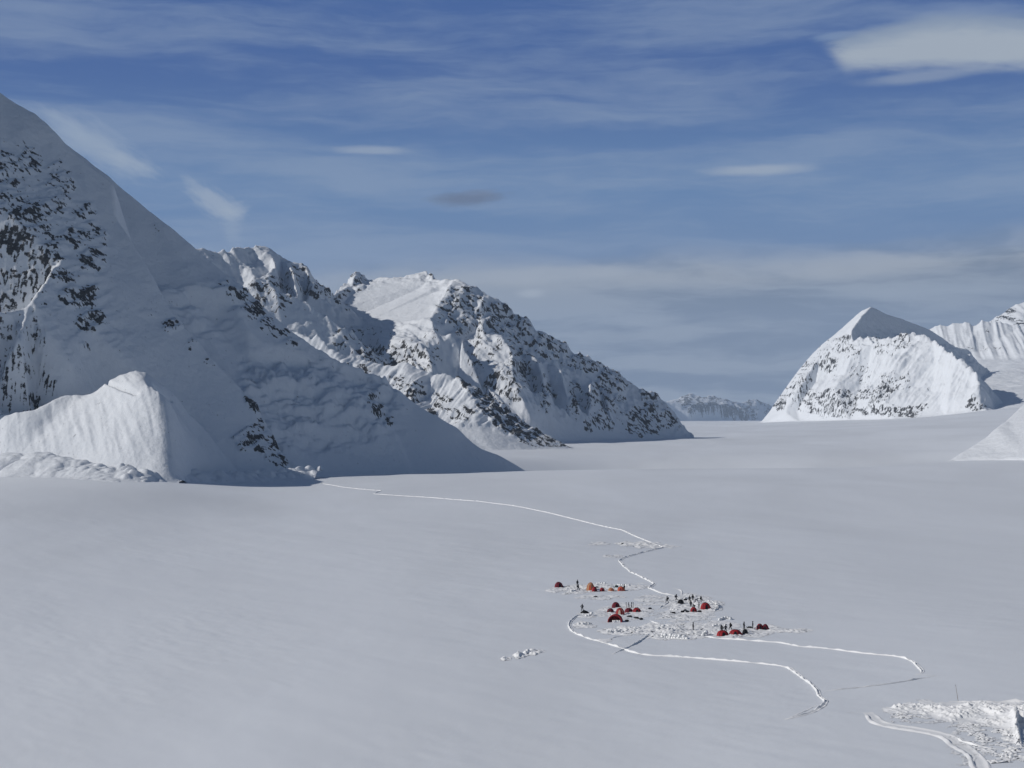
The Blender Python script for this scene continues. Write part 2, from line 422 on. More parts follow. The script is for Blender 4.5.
def shaded_mountain():
    pl = Plane((.6, -.38, .70), 310, 482, 1195)
    n = Net()
    sky = n.line([pl(*q) for q in [(40, 120, 0), (100, 170, 0), (113, 181, 0), (130, 196, 0), (150, 213, 0), (165, 222, 0), (180, 233, 0), (200, 250), (215, 262), (232, 279), (250, 294), (266, 308), (283, 323), (298, 336), (311, 345), (323, 353), (342, 363), (369, 371), (390, 382), (404, 394), (419, 407), (442, 420), (457, 428), (479, 446), (498, 453), (512, 461), (536, 476), (552, 488), (575, 506)]])
    foot = n.line([pl(574, 508), pl(540, 494), pl(480, 486), pl(420, 487), pl(360, 488), pl(310, 489), pl(220, 492, 30)])
    # a shelf with an icefall below it
    n.line([pl(*q) for q in [(150, 290, 12), (175, 287, 4), (200, 284, -4), (230, 298, -8), (248, 330, -6), (262, 345, 0), (300, 352, 0)]])
    n.line([pl(*q) for q in [(150, 300, 28), (180, 305, 26), (210, 315, 24), (235, 345, 22)]])
    n.line([pl(*q) for q in [(240, 385, 12), (275, 380, 0), (305, 385, -8), (345, 390, -14), (370, 400, -10), (390, 425, -6)]])
    n.line([pl(*q) for q in [(250, 372, 26), (290, 368, 22), (330, 372, 14), (365, 385, 8)]])
    n.loose([pl(330, 440, 6), pl(400, 440, 4), pl(450, 455, 3), pl(300, 430, 10)])
    n.skirt(foot); n.back(sky, .9, -45)
    X, Y, Z = n.build(1.4, 3)
    px, py = proj(X, Y, Z)
    clusters = [(240, 297, 10, 8, .55), (255, 310, 12, 7, .6), (268, 325, 8, 8, .5), (290, 342, 8, 6, .6), (225, 285, 6, 5, .4), (280, 332, 9, 5, .4), (378, 408, 10, 9, .45), (388, 422, 6, 6, .6), (372, 398, 6, 6, .3), (158, 228, 9, 4, .2)]
    dens = outcrops(X, Y, Z, clusters, [], 13, px, py, 14)
    Z = Z+5*fbm(X/80, Z/60, 3, 15)*sstep(0, 30, Z)
    ice = sstep(335, 365, py)*sstep(462, 435, py)*sstep(232, 250, px)*sstep(415, 380, px)
    w = perlin(X/40, Z/30, 91)
    w2 = fbm(X/22, Z/14, 4, 95)
    Z = Z+ice*(4.2*ridged((X+30*w2)/40, (Z+26*w2+.2*X)/19, 4, 18)*(.4+np.clip(w+.4, 0, 1))+11*w2+2.8*ridged(X/11, Z/8, 3, 19))
    sh = sstep(280, 290, py)*sstep(352, 330, py)*sstep(255, 235, px)*sstep(150, 170, px)
    Z = Z+sh*(3.5*ridged((X+24*w)/34, (Z+18*w)/14, 3, 28)+7*fbm(X/24, Z/16, 4, 29))
    Z = Z+sstep(.05, .5, dens)*2.5*ridged((X+.8*Z)/20, (Z-.8*X)/12, 4, 33)
    Z = Z+.4*fbm(X/10, Z/10, 3, 78)*sstep(5, 14, Z)
    rock = bare_rock(X, Y, Z, 1.4, dens, 113, 9, -.7)
    return tag(grid_obj('mountain', X, Y, Z, {'rock': rock}, M_NEAR, -38, 2.5), 'blue-shaded snow slope with a broken icefall descending right to the glacier', 'mountain', kind='structure')
shaded_mountain()

def back_massif():
    pl = Plane((.58, -.48, .66), 692, 438, 2450)
    n = Net()
    A = n.line([pl(*q) for q in [(150, 240, 170), (200, 268, 165), (220, 261, 170), (228, 256, 172), (240, 251, 178), (252, 250, 186), (262, 246, 192), (267, 246, 195), (276, 252, 195), (284, 256, 192), (291, 262, 190), (305, 272, 190), (320, 287, 230), (334, 298, 330)]])
    B = n.line([A[-1]]+[pl(*q) for q in [(341, 288, 390), (346, 285, 420), (352, 278, 445), (357, 273, 460), (361, 277, 462), (369, 281, 460), (385, 288, 450), (398, 285, 420), (412, 278, 350), (421, 274, 290), (426, 273, 260), (436, 281, 180), (448, 281, 90), (456, 279, 50), (466, 287, 30), (475, 295, 20), (490, 300, 5), (510, 313, 0), (535, 330, 0), (560, 343), (580, 357), (600, 372), (612, 375), (625, 388), (642, 395), (656, 400), (666, 409), (680, 425), (693, 436)]])
    foot = n.line([P(694, 440, 2447), pl(660, 439, -10), pl(625, 437, -25), pl(600, 437, -45), pl(560, 441, -65), pl(520, 446, -60), pl(440, 450, -30), pl(300, 452, 150), pl(200, 452, 200)])
    # lip of the sunlit snowfield and the cliff under it
    n.line([pl(*q) for q in [(336, 312, 340), (352, 318, 300), (365, 322, 240), (380, 326, 180), (395, 332, 118), (412, 327, 66), (430, 320, 25), (441, 302, 50), (450, 285, 85)]])
    n.line([pl(*q) for q in [(340, 345, 235), (370, 372, 150), (400, 378, 70), (420, 372, 10)]])
    n.line([pl(*q) for q in [(357, 273, 460), (352, 290, 370), (345, 306, 330)]])
    n.line([pl(*q) for q in [(380, 326, 180), (378, 340, 130), (384, 362, 90)]])
    n.line([pl(*q) for q in [(366, 324, 235), (366, 345, 190), (372, 362, 165)]])
    n.line([pl(*q) for q in [(404, 330, 90), (404, 345, 40), (412, 362, 10)]])
    # sunlit rounded shoulder
    n.line([pl(*q) for q in [(418, 338, 40), (436, 333, -20), (452, 335, -45), (462, 343, -58), (466, 358, -45)]])
    n.line([pl(*q) for q in [(425, 352, 0), (432, 370, -40), (428, 388, -30)]])
    # ribs with gullies between
    def rib(pts): n.line([pl(*q) for q in pts])
    rib([(462, 372, 25), (458, 395, 20)])
    rib([(484, 342, -20), (503, 342, -60), (512, 362, -85), (514, 385, -95), (524, 405, -95), (532, 425, -90)])
    rib([(470, 350, 20), (466, 380, 10), (492, 410, -30)])
    rib([(522, 362, 10), (530, 385, 0), (538, 415, -20)])
    rib([(537, 366, -30), (542, 385, -55), (548, 405, -70), (554, 424, -75)])
    rib([(547, 370, 10), (552, 395, 0), (558, 418, -25)])
    rib([(561, 378, -30), (567, 400, -60), (570, 418, -65)])
    rib([(572, 385, 10), (576, 408, 0), (580, 425, -20)])
    rib([(592, 385, -25), (590, 402, -50), (588, 420, -55)])
    rib([(600, 395, 8), (604, 420, -5)])
    rib([(606, 408, -20), (612, 425, -35)])
    n.loose([pl(640, 420, -5), pl(620, 400, 0), pl(520, 340, 15), pl(480, 320, 20), pl(560, 362, 10)])
    n.line([pl(*q) for q in [(510, 328, 25), (525, 331, -5), (545, 336, -10)]])
    # ridges of the left peak
    n.line([pl(*q) for q in [(240, 251, 178), (246, 264, 150), (258, 282, 128)]])
    n.line([pl(*q) for q in [(252, 250, 186), (256, 264, 176), (268, 284, 160)]])
    n.line([pl(*q) for q in [(267, 246, 195), (272, 258, 150), (276, 272, 128), (276, 300, 120)]])
    n.line([pl(*q) for q in [(291, 262, 190), (294, 280, 118), (299, 302, 104)]])
    n.line([pl(*q) for q in [(281, 258, 192), (285, 300, 165)]])
    n.line([pl(*q) for q in [(305, 272, 190), (313, 285, 118), (326, 302, 150)]])
    n.line([pl(*q) for q in [(300, 270, 190), (306, 300, 160)]])
    n.loose([pl(235, 300, 165), pl(300, 325, 180), pl(325, 338, 220)])
    n.skirt(foot, 40, 30); n.back(A[:-1], .9, -60); n.back(B, .9, -60)
    X, Y, Z = n.build(1.8, 0)
    px, py = proj(X, Y, Z)
    clusters = [(460, 310, 26, 18, .55), (500, 325, 34, 15, .55), (540, 345, 30, 10, .5), (585, 368, 24, 9, .5), (612, 386, 14, 10, .65), (650, 400, 10, 7, .8), (645, 422, 22, 14, .72), (600, 402, 26, 12, .45), (470, 322, 22, 20, .4), (530, 352, 40, 14, .35), (520, 378, 14, 24, .5), (500, 390, 14, 20, .5), (546, 400, 8, 18, .45), (575, 405, 9, 15, .45), (660, 425, 20, 8, .5), (600, 425, 12, 8, .5), (480, 360, 14, 24, .3),
                (395, 362, 40, 16, .62), (350, 345, 16, 12, .4), (425, 395, 18, 14, .4), (318, 292, 18, 9, .62), (300, 275, 12, 12, .4), (270, 300, 22, 16, .42), (262, 290, 18, 10, .35), (358, 282, 8, 10, .5), (345, 300, 10, 12, .3), (430, 345, 10, 14, .25), (433, 277, 4, 3, .9), (380, 335, 22, 6, .25)]
    dens = outcrops(X, Y, Z, clusters, [], 23, px, py, 24)
    sm = 1-sstep(1.5, .1, ((px-395)/52)**2+((py-303)/22)**2)     # the snowfield stays smooth
    up = sstep(3, 40, Z)
    fl = (.12+.88*sstep(.15, .95, sm))*up
    amp = 4.5+8*inpoly(px, py, [(455, 345), (515, 340), (560, 365), (615, 400), (620, 440), (440, 440)])+6*inpoly(px, py, [(330, 320), (440, 322), (440, 392), (335, 372)])+5*inpoly(px, py, [(215, 240), (335, 296), (330, 330), (240, 310)])
    amp = blur(amp, 10)
    Z = Z+fl*(amp*ridged((X*.8+.6*Y)/44, Z/200, 5, 24, .6)+9*fbm(X/70, Z/60, 5, 25)+4.5*ridged((X-.4*Z)/34, (Z+.4*X)/26, 5, 27, .6))
    rid = sstep(462, 480, px)*sstep(60, 10, np.abs(py-(279+(px-456)*.66)))
    Z = Z+rid*6*ridged(X/22, Y/60, 4, 29)
    Z = Z+sstep(.05, .5, dens)*6.5*ridged((X+.5*Z)/42, (Z-.5*X)/34, 5, 35)*up
    rock = bare_rock(X, Y, Z, 1.8, dens*.74, 123, 15, -.6)
    return tag(grid_obj('mountain', X, Y, Z, {'rock': rock}, M_MID, -40, 7), 'twin peaked snow massif with a long rocky ridge descending to the right', 'mountain', kind='structure')
back_massif()

def dark_spur():
    n = Net()
    C = n.line([P(*q) for q in [(250, 318, 2060), (290, 330, 2030), (311, 341, 2012), (318, 334, 2010), (330, 349, 2000), (345, 356, 1995), (365, 361, 1990), (385, 365, 1985), (405, 363, 1980), (425, 371, 1972), (440, 374, 1966), (455, 377, 1960), (480, 392, 1945), (505, 408, 1930), (525, 423, 1918), (545, 435, 1908), (560, 441, 1900), (573, 449, 1895)]])
    foot = n.line([P(574, 451, 1890), P(530, 450, 1835), P(490, 452, 1800), P(450, 456, 1770), P(400, 456, 1800), P(330, 452, 1860), P(250, 452, 1920)])
    n.line([P(455, 377, 1960), P(466, 390, 1925), P(473, 402, 1895), P(478, 418, 1868), P(482, 430, 1850)])
    n.line([P(440, 374, 1966), P(428, 385, 1950), P(426, 400, 1940), P(440, 420, 1880)])
    n.line([P(418, 370, 1975), P(416, 385, 1935), P(410, 405, 1905)])
    n.line([P(350, 358, 1995), P(352, 375, 1960), P(360, 400, 1930)])
    n.loose([P(505, 432, 1862), P(530, 446, 1848), P(455, 428, 1850), P(430, 430, 1838), P(500, 440, 1835)])
    n.skirt(foot, 30, 25); n.back(C, .85, -50)
    X, Y, Z = n.build(1.5, 1)
    px, py = proj(X, Y, Z)
    polys = [([(453, 374), (480, 389), (510, 408), (545, 432), (575, 449), (530, 446), (512, 436), (492, 424), (478, 410), (472, 398), (462, 388)], .66)]
    clusters = [(460, 415, 16, 8, .4), (400, 385, 20, 8, .35), (440, 405, 10, 10, .35), (415, 398, 12, 8, .45), (360, 370, 14, 6, .3), (430, 415, 8, 5, .6)]
    dens = outcrops(X, Y, Z, clusters, polys, 43, px, py, 18)
    up = sstep(2, 22, Z)
    ff = 1-inpoly(px, py, [(425, 428), (480, 425), (530, 445), (530, 452), (425, 452)])
    Z = Z+up*ff*(4.6*ridged((X*.85-.5*Y)/14, Z/75, 4, 44)+4*fbm(X/40, Z/40, 5, 45))
    Z = Z+sstep(.05, .5, dens)*4.0*ridged((X+.5*Z)/22, (Z-.5*X)/16, 5, 47)*up
    rock = bare_rock(X, Y, Z, 1.5, dens, 143, 12, -.6)
    return tag(grid_obj('mountain', X, Y, Z, {'rock': rock}, M_MID, -30, 4), 'low spur with a sunlit fluted crest ending in a dark rocky nose', 'mountain', kind='structure')
dark_spur()

def right_mountain():
    n = Net()
    pl = Plane((-.734, -.238, .636), 945, 417, 3470)
    fl = Plane((.529, -.711, .464), 871, 306, 4248)
    left = n.line([pl(*q) for q in [(760, 424.5), (770, 410), (780, 395), (790, 381), (800, 368), (812, 354), (822, 344), (835, 334), (846, 325), (856, 315), (862, 310), (871, 306)]])
    rt = n.line([left[-1]]+[fl(*q) for q in [(878, 309), (885, 313), (905, 319), (918, 324), (932, 330), (950, 343), (968, 355), (985, 370), (1005, 384), (1040, 398)]])
    spur = n.line([left[-1]]+[fl(*q) for q in [(866, 311, -3), (861, 316, -6), (855, 324), (852, 331), (851, 338), (853, 344)]])
    front = n.line([spur[-1]]+[pl(*q) for q in [(860, 341, -60), (867, 339, -58), (873, 347, -54), (880, 346, -48), (888, 342, -40), (898, 339, -30), (915, 335, -10), (925, 338, -10), (932, 343, -8), (945, 353, -5), (956, 363, -5), (966, 371), (977, 379), (979, 388), (980, 399), (986, 411)]])
    foot = n.line([pl(758, 425.5), pl(800, 423.5, -20), pl(850, 422, -40), pl(895, 421, -40), pl(945, 418.5, 0), pl(978, 414, -5), P(992, 413, 3380), P(1010, 413, 3600), P(1050, 411, 3800)])
    n.line([fl(854.5, 346, 6), fl(860, 350, 4), fl(866, 351), fl(874, 352), fl(885, 360), fl(900, 362), fl(920, 362), fl(940, 374), fl(960, 386), fl(985, 402, -60), P(1000, 410, 3700)])
    n.line([P(1000, 400, 4200), P(1030, 406, 4100)])
    def rib(pts): n.line([pl(*q) for q in pts])
    rib([(915, 335, -10), (906, 352, -55), (893, 372, -78), (880, 395, -84), (872, 412, -60)])
    rib([(932, 343, -8), (936, 370, 34), (930, 395, 34)])
    rib([(956, 363, -5), (952, 385, -14), (948, 402, -10)])
    rib([(945, 353, -5), (944, 380, 26), (940, 405, 22)])
    rib([(867, 339, -58), (850, 365, -80), (835, 395, -84)])
    rib([(853, 344, -60), (838, 360, -10), (815, 390, 30), (798, 412, 15)])
    rib([(880, 346, -48), (866, 375, 12), (856, 400, 5)])
    rib([(835, 334), (820, 360, -48), (800, 390, -64), (785, 412, -40)])
    n.skirt(foot, 50, 40); n.back(left, 1.0, -60, .6); n.back(rt[1:], .6, -60)
    X, Y, Z = n.build(2.2, 1)
    px, py = proj(X, Y, Z)
    clusters = [(808, 366, 10, 8, .45), (838, 341, 10, 7, .4), (788, 394, 8, 8, .5), (824, 352, 8, 8, .35), (876, 343, 7, 4, .6), (902, 342, 8, 6, .7), (888, 352, 12, 6, .3), (848, 403, 14, 9, .75), (887, 390, 10, 9, .8), (868, 396, 14, 8, .5), (906, 413, 18, 5, 1.), (880, 402, 10, 8, .4), (828, 368, 8, 5, .6), (845, 355, 10, 6, .45), (855, 358, 5, 5, .5), (810, 404, 16, 9, .4), (778, 405, 7, 6, .7), (828, 405, 12, 10, .45), (900, 384, 10, 10, .3), (975, 408, 9, 6, .75), (842, 415, 12, 4, .5), (885, 412, 10, 5, .5), (800, 385, 10, 10, .35), (860, 377, 10, 8, .3), (925, 398, 8, 8, .2), (870, 412, 10, 4, .5)]
    dens = outcrops(X, Y, Z, clusters, [([(768, 420), (800, 375), (850, 330), (852, 344), (880, 350), (915, 338), (945, 356), (952, 395), (940, 412), (880, 416)], .02)], 63, px, py, 34)
    up = sstep(8, 60, Z)
    sh = (py < 345) & (px > 853)
    fr = np.where(sh, .75, 1.0)
    yc = np.interp(px, [853, 860, 867, 873, 880, 888, 898, 915, 925, 932, 945, 956, 966, 977], [344, 341, 339, 347, 346, 342, 339, 335, 338, 343, 353, 363, 371, 379])
    Z = Z+9*ridged(X/24, Y/70, 4, 68, .6)*np.exp(-((py-yc-2)/4.5)**2)*sstep(852, 860, px)*sstep(985, 975, px)
    skyd = sstep(0, 16, py-np.interp(px, [760, 780, 800, 822, 846, 862, 871, 885, 932], [423, 396, 369, 345, 326, 311, 307, 314, 331]))
    fr = fr*(.12+.88*skyd*np.where((px > 846)&(py < 350), .7, 1))
    Z = Z+up*fr*(17.0*ridged((X*.31-.95*Y+.25*Z)/58, Z/190, 5, 64, .56)+15*fbm(X/100, Z/80, 5, 65)+5.0*ridged((X-.9*Z)/24, (Z+.9*X)/70, 5, 66, .6))
    Z = Z+fr*sstep(.05, .5, dens)*7*ridged((X-.6*Z)/46, (Z+.6*X)/34, 4, 67)*up
    rock = bare_rock(X, Y, Z, 2.2, dens*.72, 163, 18, 1.3)
    return tag(grid_obj('mountain', X, Y, Z, {'rock': rock}, M_MID, -40, 9), 'sunlit pyramid of snow and rock with a shaded back flank, right of the valley', 'mountain', kind='structure')
right_mountain()

def fluted_wall():
    n = Net()
    top = n.line([P(*q) for q in [(880, 330, 5300), (925, 328, 5150), (945, 327, 5100), (960, 325, 5060), (975, 325, 5020), (982, 322, 5000), (992, 324, 4980), (1005, 325, 4960), (1024, 328, 4930), (1060, 330, 4880), (1100, 330, 4830)]])
    foot = n.line([P(880, 372, 4950), P(960, 362, 4800), P(985, 360, 4700), P(1024, 359, 4600), P(1100, 356, 4450)])
    low = n.line([P(900, 396, 4300), P(960, 392, 4150), P(1000, 390, 4000), P(1060, 386, 3900), P(1120, 380, 3900)])
    bot = n.line([P(900, 412, 3700), P(985, 411, 3400), P(1010, 409, 3300), P(1060, 405, 3200), P(1130, 400, 3200)])
    n.skirt(bot, 60, 40); n.back(top, 1.0, -60)
    X, Y, Z = n.build(3.2, 2)
    px, py = proj(X, Y, Z)
    wall = sstep(364, 352, py)
    Z = Z+wall*(15*ridged((X*.97-.2*Y)/50, Z/500, 4, 71, .55)+3*fbm(X/40, Z/40, 3, 72))
    Z = Z+(1-wall)*(6*fbm(X/160, Y/120, 4, 73)+2.5*ridged(X/70, Y/45, 3, 74)*sstep(30, 70, Z))
    rock = np.where((py < 352) & (fbm(X/40, Z/40, 3, 75) > .33), .35, 0)
    return tag(grid_obj('mountain', X, Y, Z, {'rock': rock}, M_FAR, -40), 'fluted snow wall above a side glacier behind the sunlit pyramid', 'mountain', kind='structure')
fluted_wall()

def far_right_peak():
    n = Net()
    top = n.line([P(*q) for q in [(960, 335, 6000), (975, 330, 5990), (990, 322, 5980), (1000, 315, 5970), (1012, 307, 5960), (1020, 304, 5950), (1030, 301, 5940), (1060, 312, 5900), (1100, 330, 5850)]])
    foot = n.line([P(960, 352, 5650), P(1000, 350, 5560), P(1040, 350, 5480), P(1100, 350, 5400)])
    n.skirt(foot, 60, 200); n.back(top, 1.0, -60)
    X, Y, Z = n.build(4.5, 1)
    px, py = proj(X, Y, Z)
    dens = outcrops(X, Y, Z, [(1008, 316, 10, 5, .6), (1018, 322, 8, 5, .4), (996, 322, 6, 3, .3)], [], 83, px, py, 40)
    Z = Z+8*ridged(X/50, Z/80, 4, 84)
    rock = bare_rock(X, Y, Z, 4.5, dens, 183, 34, .4)
    return tag(grid_obj('mountain', X, Y, Z, {'rock': rock}, M_FAR, -40), 'rocky snow peak rising at the right edge behind the fluted wall', 'mountain', kind='structure')
far_right_peak()

def snow_wedge():
    n = Net()
    sky = n.line([P(*q) for q in [(946, 462, 1478), (960, 453, 1490), (975, 444, 1505), (985, 437, 1515), (996, 427, 1530), (1008, 418, 1560), (1024, 403, 1600), (1060, 372, 1680), (1120, 325, 1800)]])
    foot = n.line([P(944, 463.5, 1470), P(970, 461.5, 1452), P(1000, 459.5, 1420), P(1024, 459.5, 1385), P(1120, 460, 1270)])
    n.line([P(960, 459.5, 1462), P(985, 455, 1450), P(1005, 453, 1436), P(1024, 451, 1418), P(1120, 440, 1330)])
    n.skirt(foot, 10, 10); n.back(sky, .9, -30)
    X, Y, Z = n.build(1.6, 3)
    Z = Z+1.2*fbm(X/50, Y/40, 4, 91)*sstep(0, 8, Z)+.15*ridged(X/8, Z/6, 3, 92)
    return tag(grid_obj('snow_slope', X, Y, Z, {'rock': np.zeros(X.shape)}, M_NEAR, -20, 1.2), 'smooth bright wedge of snow slope at the right edge', 'snow slope', kind='structure')
snow_wedge()

def far_mountain():
    n = Net()
    pl = Plane((.62, -.42, .66), 690, 423, 14500)
    top = n.line([pl(*q) for q in [(540, 390), (580, 394), (615, 393), (640, 395), (655, 399), (666, 403), (676, 399), (684, 396), (692, 394), (699, 397), (706, 398), (713, 396), (722, 399), (732, 402), (741, 404), (749, 401), (756, 400), (764, 404), (772, 407), (790, 401), (810, 402), (860, 400)]])
    for a_ in [((692, 394, 0), (686, 402, -200), (690, 414, -240)), ((713, 396, 0), (716, 404, -260), (722, 416, -260)), ((722, 399, 0), (734, 406, -240), (744, 414, -260), (752, 420, -200)), ((756, 400, 0), (758, 408, -150), (768, 418, -150))]: n.line([pl(*q) for q in a_])
    foot = n.line([pl(540, 425, -60), pl(610, 425, -60), pl(690, 425, -60), pl(760, 424.5, -60), pl(860, 424, -60)])
    n.skirt(foot, 100, 60); n.back(top, 1.0, -100)
    X, Y, Z = n.build(11., 0)
    px, py = proj(X, Y, Z)
    dens = outcrops(X, Y, Z, [(690, 401, 18, 6, .5), (712, 405, 20, 7, .5), (733, 412, 16, 6, .6), (748, 418, 8, 6, .5), (700, 410, 14, 4, .5), (725, 400, 16, 5, .4), (755, 402, 10, 8, .35), (770, 408, 8, 8, .35)], [], 93, px, py, 60)
    Z = Z+sstep(-190, -60, Z)*26*ridged(X/240, Z/200, 5, 94, .6)
    rock = bare_rock(X, Y, Z, 11., dens*1.25, 193, 80, .3)
    return tag(grid_obj('mountain', X, Y, Z, {'rock': rock}, M_FAR, -260), 'hazy distant snow mountain with scattered rocks at the head of the valley', 'mountain', kind='structure')
far_mountain()

#@@CAMP
# ------------------------------------------------------------------ materials of the camp
def cloth_mat(name, col, rough=.7, wr=.25, var=.25):
    m, nt, b = nodes(name); L = nt.links.new
    tc = N(nt, 'ShaderNodeTexCoord')
    a = N(nt, 'ShaderNodeTexNoise', i_Scale=3.0, i_Detail=4.0); L(tc.outputs['Object'], a.inputs['Vector'])
    mx = N(nt, 'ShaderNodeMix', data_type='RGBA'); mx.inputs[6].default_value = tuple(c*(1-var) for c in col)+(1,); mx.inputs[7].default_value = tuple(min(1, c*(1+var)) for c in col)+(1,)
    L(a.outputs['Fac'], mx.inputs[0]); L(mx.outputs[2], b.inputs['Base Color'])
    bp = N(nt, 'ShaderNodeBump', i_Strength=wr, i_Distance=.05); L(a.outputs['Fac'], bp.inputs['Height']); L(bp.outputs[0], b.inputs['Normal'])
    b.inputs['Roughness'].default_value = rough; b.inputs['Specular IOR Level'].default_value = .25
    return m
RED = cloth_mat('red_nylon', (.34, .02, .025)); DARKRED = cloth_mat('maroon_nylon', (.17, .014, .026)); ORANGE = cloth_mat('orange_nylon', (.55, .11, .05))
TAN = cloth_mat('tan_nylon', (.50, .27, .15)); BLACKC = cloth_mat('black_nylon', (.006, .006, .008)); NAVY = cloth_mat('navy_fabric', (.007, .011, .026)); GREY = cloth_mat('charcoal_fabric', (.014, .015, .018))
GREEN = cloth_mat('dark_green_nylon', (.02, .05, .04)); CREAM = cloth_mat('cream_nylon', (.55, .47, .36)); SKIN = cloth_mat('skin', (.45, .28, .2), .6, .05, .05); HAIR = cloth_mat('brown_hair', (.03, .02, .015))
WOOD = cloth_mat('bamboo', (.16, .11, .06), .6); PLAST = cloth_mat('black_plastic', (.015, .015, .018), .4); BRIGHTSNOW = snow_mat('cut_snow', (.92, .93, .94), (.6, 3.0), .5, .08)
TRAILSNOW = snow_mat('packed_trail_snow', (.90, .91, .92), (.4, 2.0), .4, .05)

def link(name, bm, mat, parent=None, smooth=False):
    me = bpy.data.meshes.new(name); bm.normal_update(); bm.to_mesh(me); bm.free()
    for p in me.polygons: p.use_smooth = smooth
    for q in (mat if isinstance(mat, (list, tuple)) else [mat]): me.materials.append(q)
    o = bpy.data.objects.new(name, me); COL.objects.link(o)
    if parent: o.parent = parent
    return o
def empty(name, loc=(0, 0, 0), rz=0.):
    o = bpy.data.objects.new(name, None); COL.objects.link(o); o.location = loc; o.rotation_euler = (0, 0, rz); o.empty_display_size = .3
    return o
def tube(bm, pts, r, seg=6, close=True):
    pts = [Vector(p) for p in pts]; rings = []
    for i, p in enumerate(pts):
        t = (pts[min(i+1, len(pts)-1)]-pts[max(i-1, 0)]).normalized()
        a = t.orthogonal().normalized(); b = t.cross(a)
        rr = r[i] if isinstance(r, (list, tuple)) else r
        rings.append([bm.verts.new(p+a*rr*math.cos(2*math.pi*k/seg)+b*rr*math.sin(2*math.pi*k/seg)) for k in range(seg)])
    for u, v in zip(rings[:-1], rings[1:]):
        for k in range(seg): bm.faces.new((u[k], u[(k+1) % seg], v[(k+1) % seg], v[k]))
    if close: bm.faces.new(rings[0][::-1]); bm.faces.new(rings[-1])
def box(bm, c, s, rot=None, jit=0., bev=0.):
    g = bmesh.ops.create_cube(bm, size=1)['verts']
    R = rot or Matrix.Identity(3)
    for v in g:
        q = Vector((v.co.x*s[0], v.co.y*s[1], v.co.z*s[2]))
        if jit: q += Vector((random.uniform(-jit, jit), random.uniform(-jit, jit), random.uniform(-jit, jit)))
        v.co = R@q+Vector(c)
    if bev:
        es = list({e for v in g for e in v.link_edges}); bmesh.ops.bevel(bm, geom=es, offset=bev, segments=2, affect='EDGES')

def copy_tree(o, parent=None):
    c = o.copy(); COL.objects.link(c)
    if parent: c.parent = parent
    for ch in list(o.children): copy_tree(ch, c)
    return c

# ------------------------------------------------------------------ dome tent
def dome_pt(a, t, w, d, h):
    """t = 0 at the ground, 1 at the top"""
    k = math.cos(t*math.pi/2)**.75; gore = 1-.05*math.cos(4*a)**2*math.sin(t*math.pi)
    return Vector((math.cos(a)*w/2*k*gore, math.sin(a)*d/2*k*gore, h*math.sin(t*math.pi/2)**.92))
def dome_tent(w, d, h, fly, doorm, vest=True):
    root = empty('dome_tent')
    bm = bmesh.new(); na, nt_ = 32, 9; g = []
    for j in range(nt_):
        t = j/nt_; g.append([bm.verts.new(dome_pt(2*math.pi*i/na, t, w, d, h)) for i in range(na)])
    top = bm.verts.new((0, 0, h*1.0))
    for j in range(nt_-1):
        for i in range(na): bm.faces.new((g[j][i], g[j][(i+1) % na], g[j+1][(i+1) % na], g[j+1][i]))
    for i in range(na): bm.faces.new((g[-1][i], g[-1][(i+1) % na], top))
    link('rain_fly', bm, fly, root, True)
    for a in (math.pi/4, 3*math.pi/4):
        bm = bmesh.new(); pts = []
        for k in range(19):
            t = k/9; aa = a if t <= 1 else a+math.pi; tt = t if t <= 1 else 2-t
            p = dome_pt(aa, tt, w, d, h); p.z += .02; pts.append(p*1.012)
        tube(bm, pts, .028, 5); link('pole_sleeve', bm, doorm, root, True)
    # door panel on the near side, a zipped arch standing just off the fly
    bm = bmesh.new(); rows = []
    for j in range(7):
        t = .04+.5*j/6; hw = .30*math.sqrt(max(0, 1-(j/6.2)**2))
        rows.append([bm.verts.new(dome_pt(-math.pi/2+hw*(2*k/4-1), t, w, d, h)*1.02) for k in range(5)])
    for u, v in zip(rows[:-1], rows[1:]):
        for k in range(4): bm.faces.new((u[k], u[k+1], v[k+1], v[k]))
    link('door', bm, doorm, root, True)
    if vest:
        bm = bmesh.new(); r = []
        for j in range(6):
            t = j/5; x = w*.36+t*w*.32; hh = h*.62*(1-t)**.8; ww = d*.34*(1-.75*t)
            r.append([bm.verts.new((x, ww*math.cos(math.pi*k/8), hh*math.sin(math.pi*k/8))) for k in range(9)])
        for u, v in zip(r[:-1], r[1:]):
            for k in range(8): bm.faces.new((u[k], v[k], v[k+1], u[k+1]))
        link('vestibule', bm, fly, root, True)
    # guy lines to snow anchors
    for a in (.6, 2.5, 3.8, 5.6):
        bm = bmesh.new(); p = dome_pt(a, .45, w, d, h); q = Vector((math.cos(a)*w*.85, math.sin(a)*d*.85, .02))
        tube(bm, [p, q], .008, 4); link('guy_line', bm, BLACKC, root)
    return root

PXM = lambda D: D/F
TENT_PROTO = {}
def put_tent(px, py, wpx, hpx, kind, label, rz, vest=True, group=None):
    x, y, z = on_ground(px, py)
    key = (kind, vest)
    if key not in TENT_PROTO:
        mats = {'red': (RED, BLACKC), 'maroon': (DARKRED, BLACKC), 'orange': (ORANGE, DARKRED), 'tan': (TAN, ORANGE), 'black': (BLACKC, GREY), 'green': (GREEN, GREY), 'redtan': (RED, CREAM)}[kind]
        o = TENT_PROTO[key] = dome_tent(2.4, 2.1, 1.35, mats[0], mats[1], vest)
    else: o = copy_tree(TENT_PROTO[key])
    m = PXM(y)
    o.location = (x, y+wpx*m*.3, gz(x, y+wpx*m*.3)-.05); o.rotation_euler = (0, 0, math.radians(rz))
    o.scale = (wpx*m/2.12, wpx*m/2.12, hpx*m/1.24)
    return tag(o, label, 'tent', group or 'expedition tents pitched on the glacier')

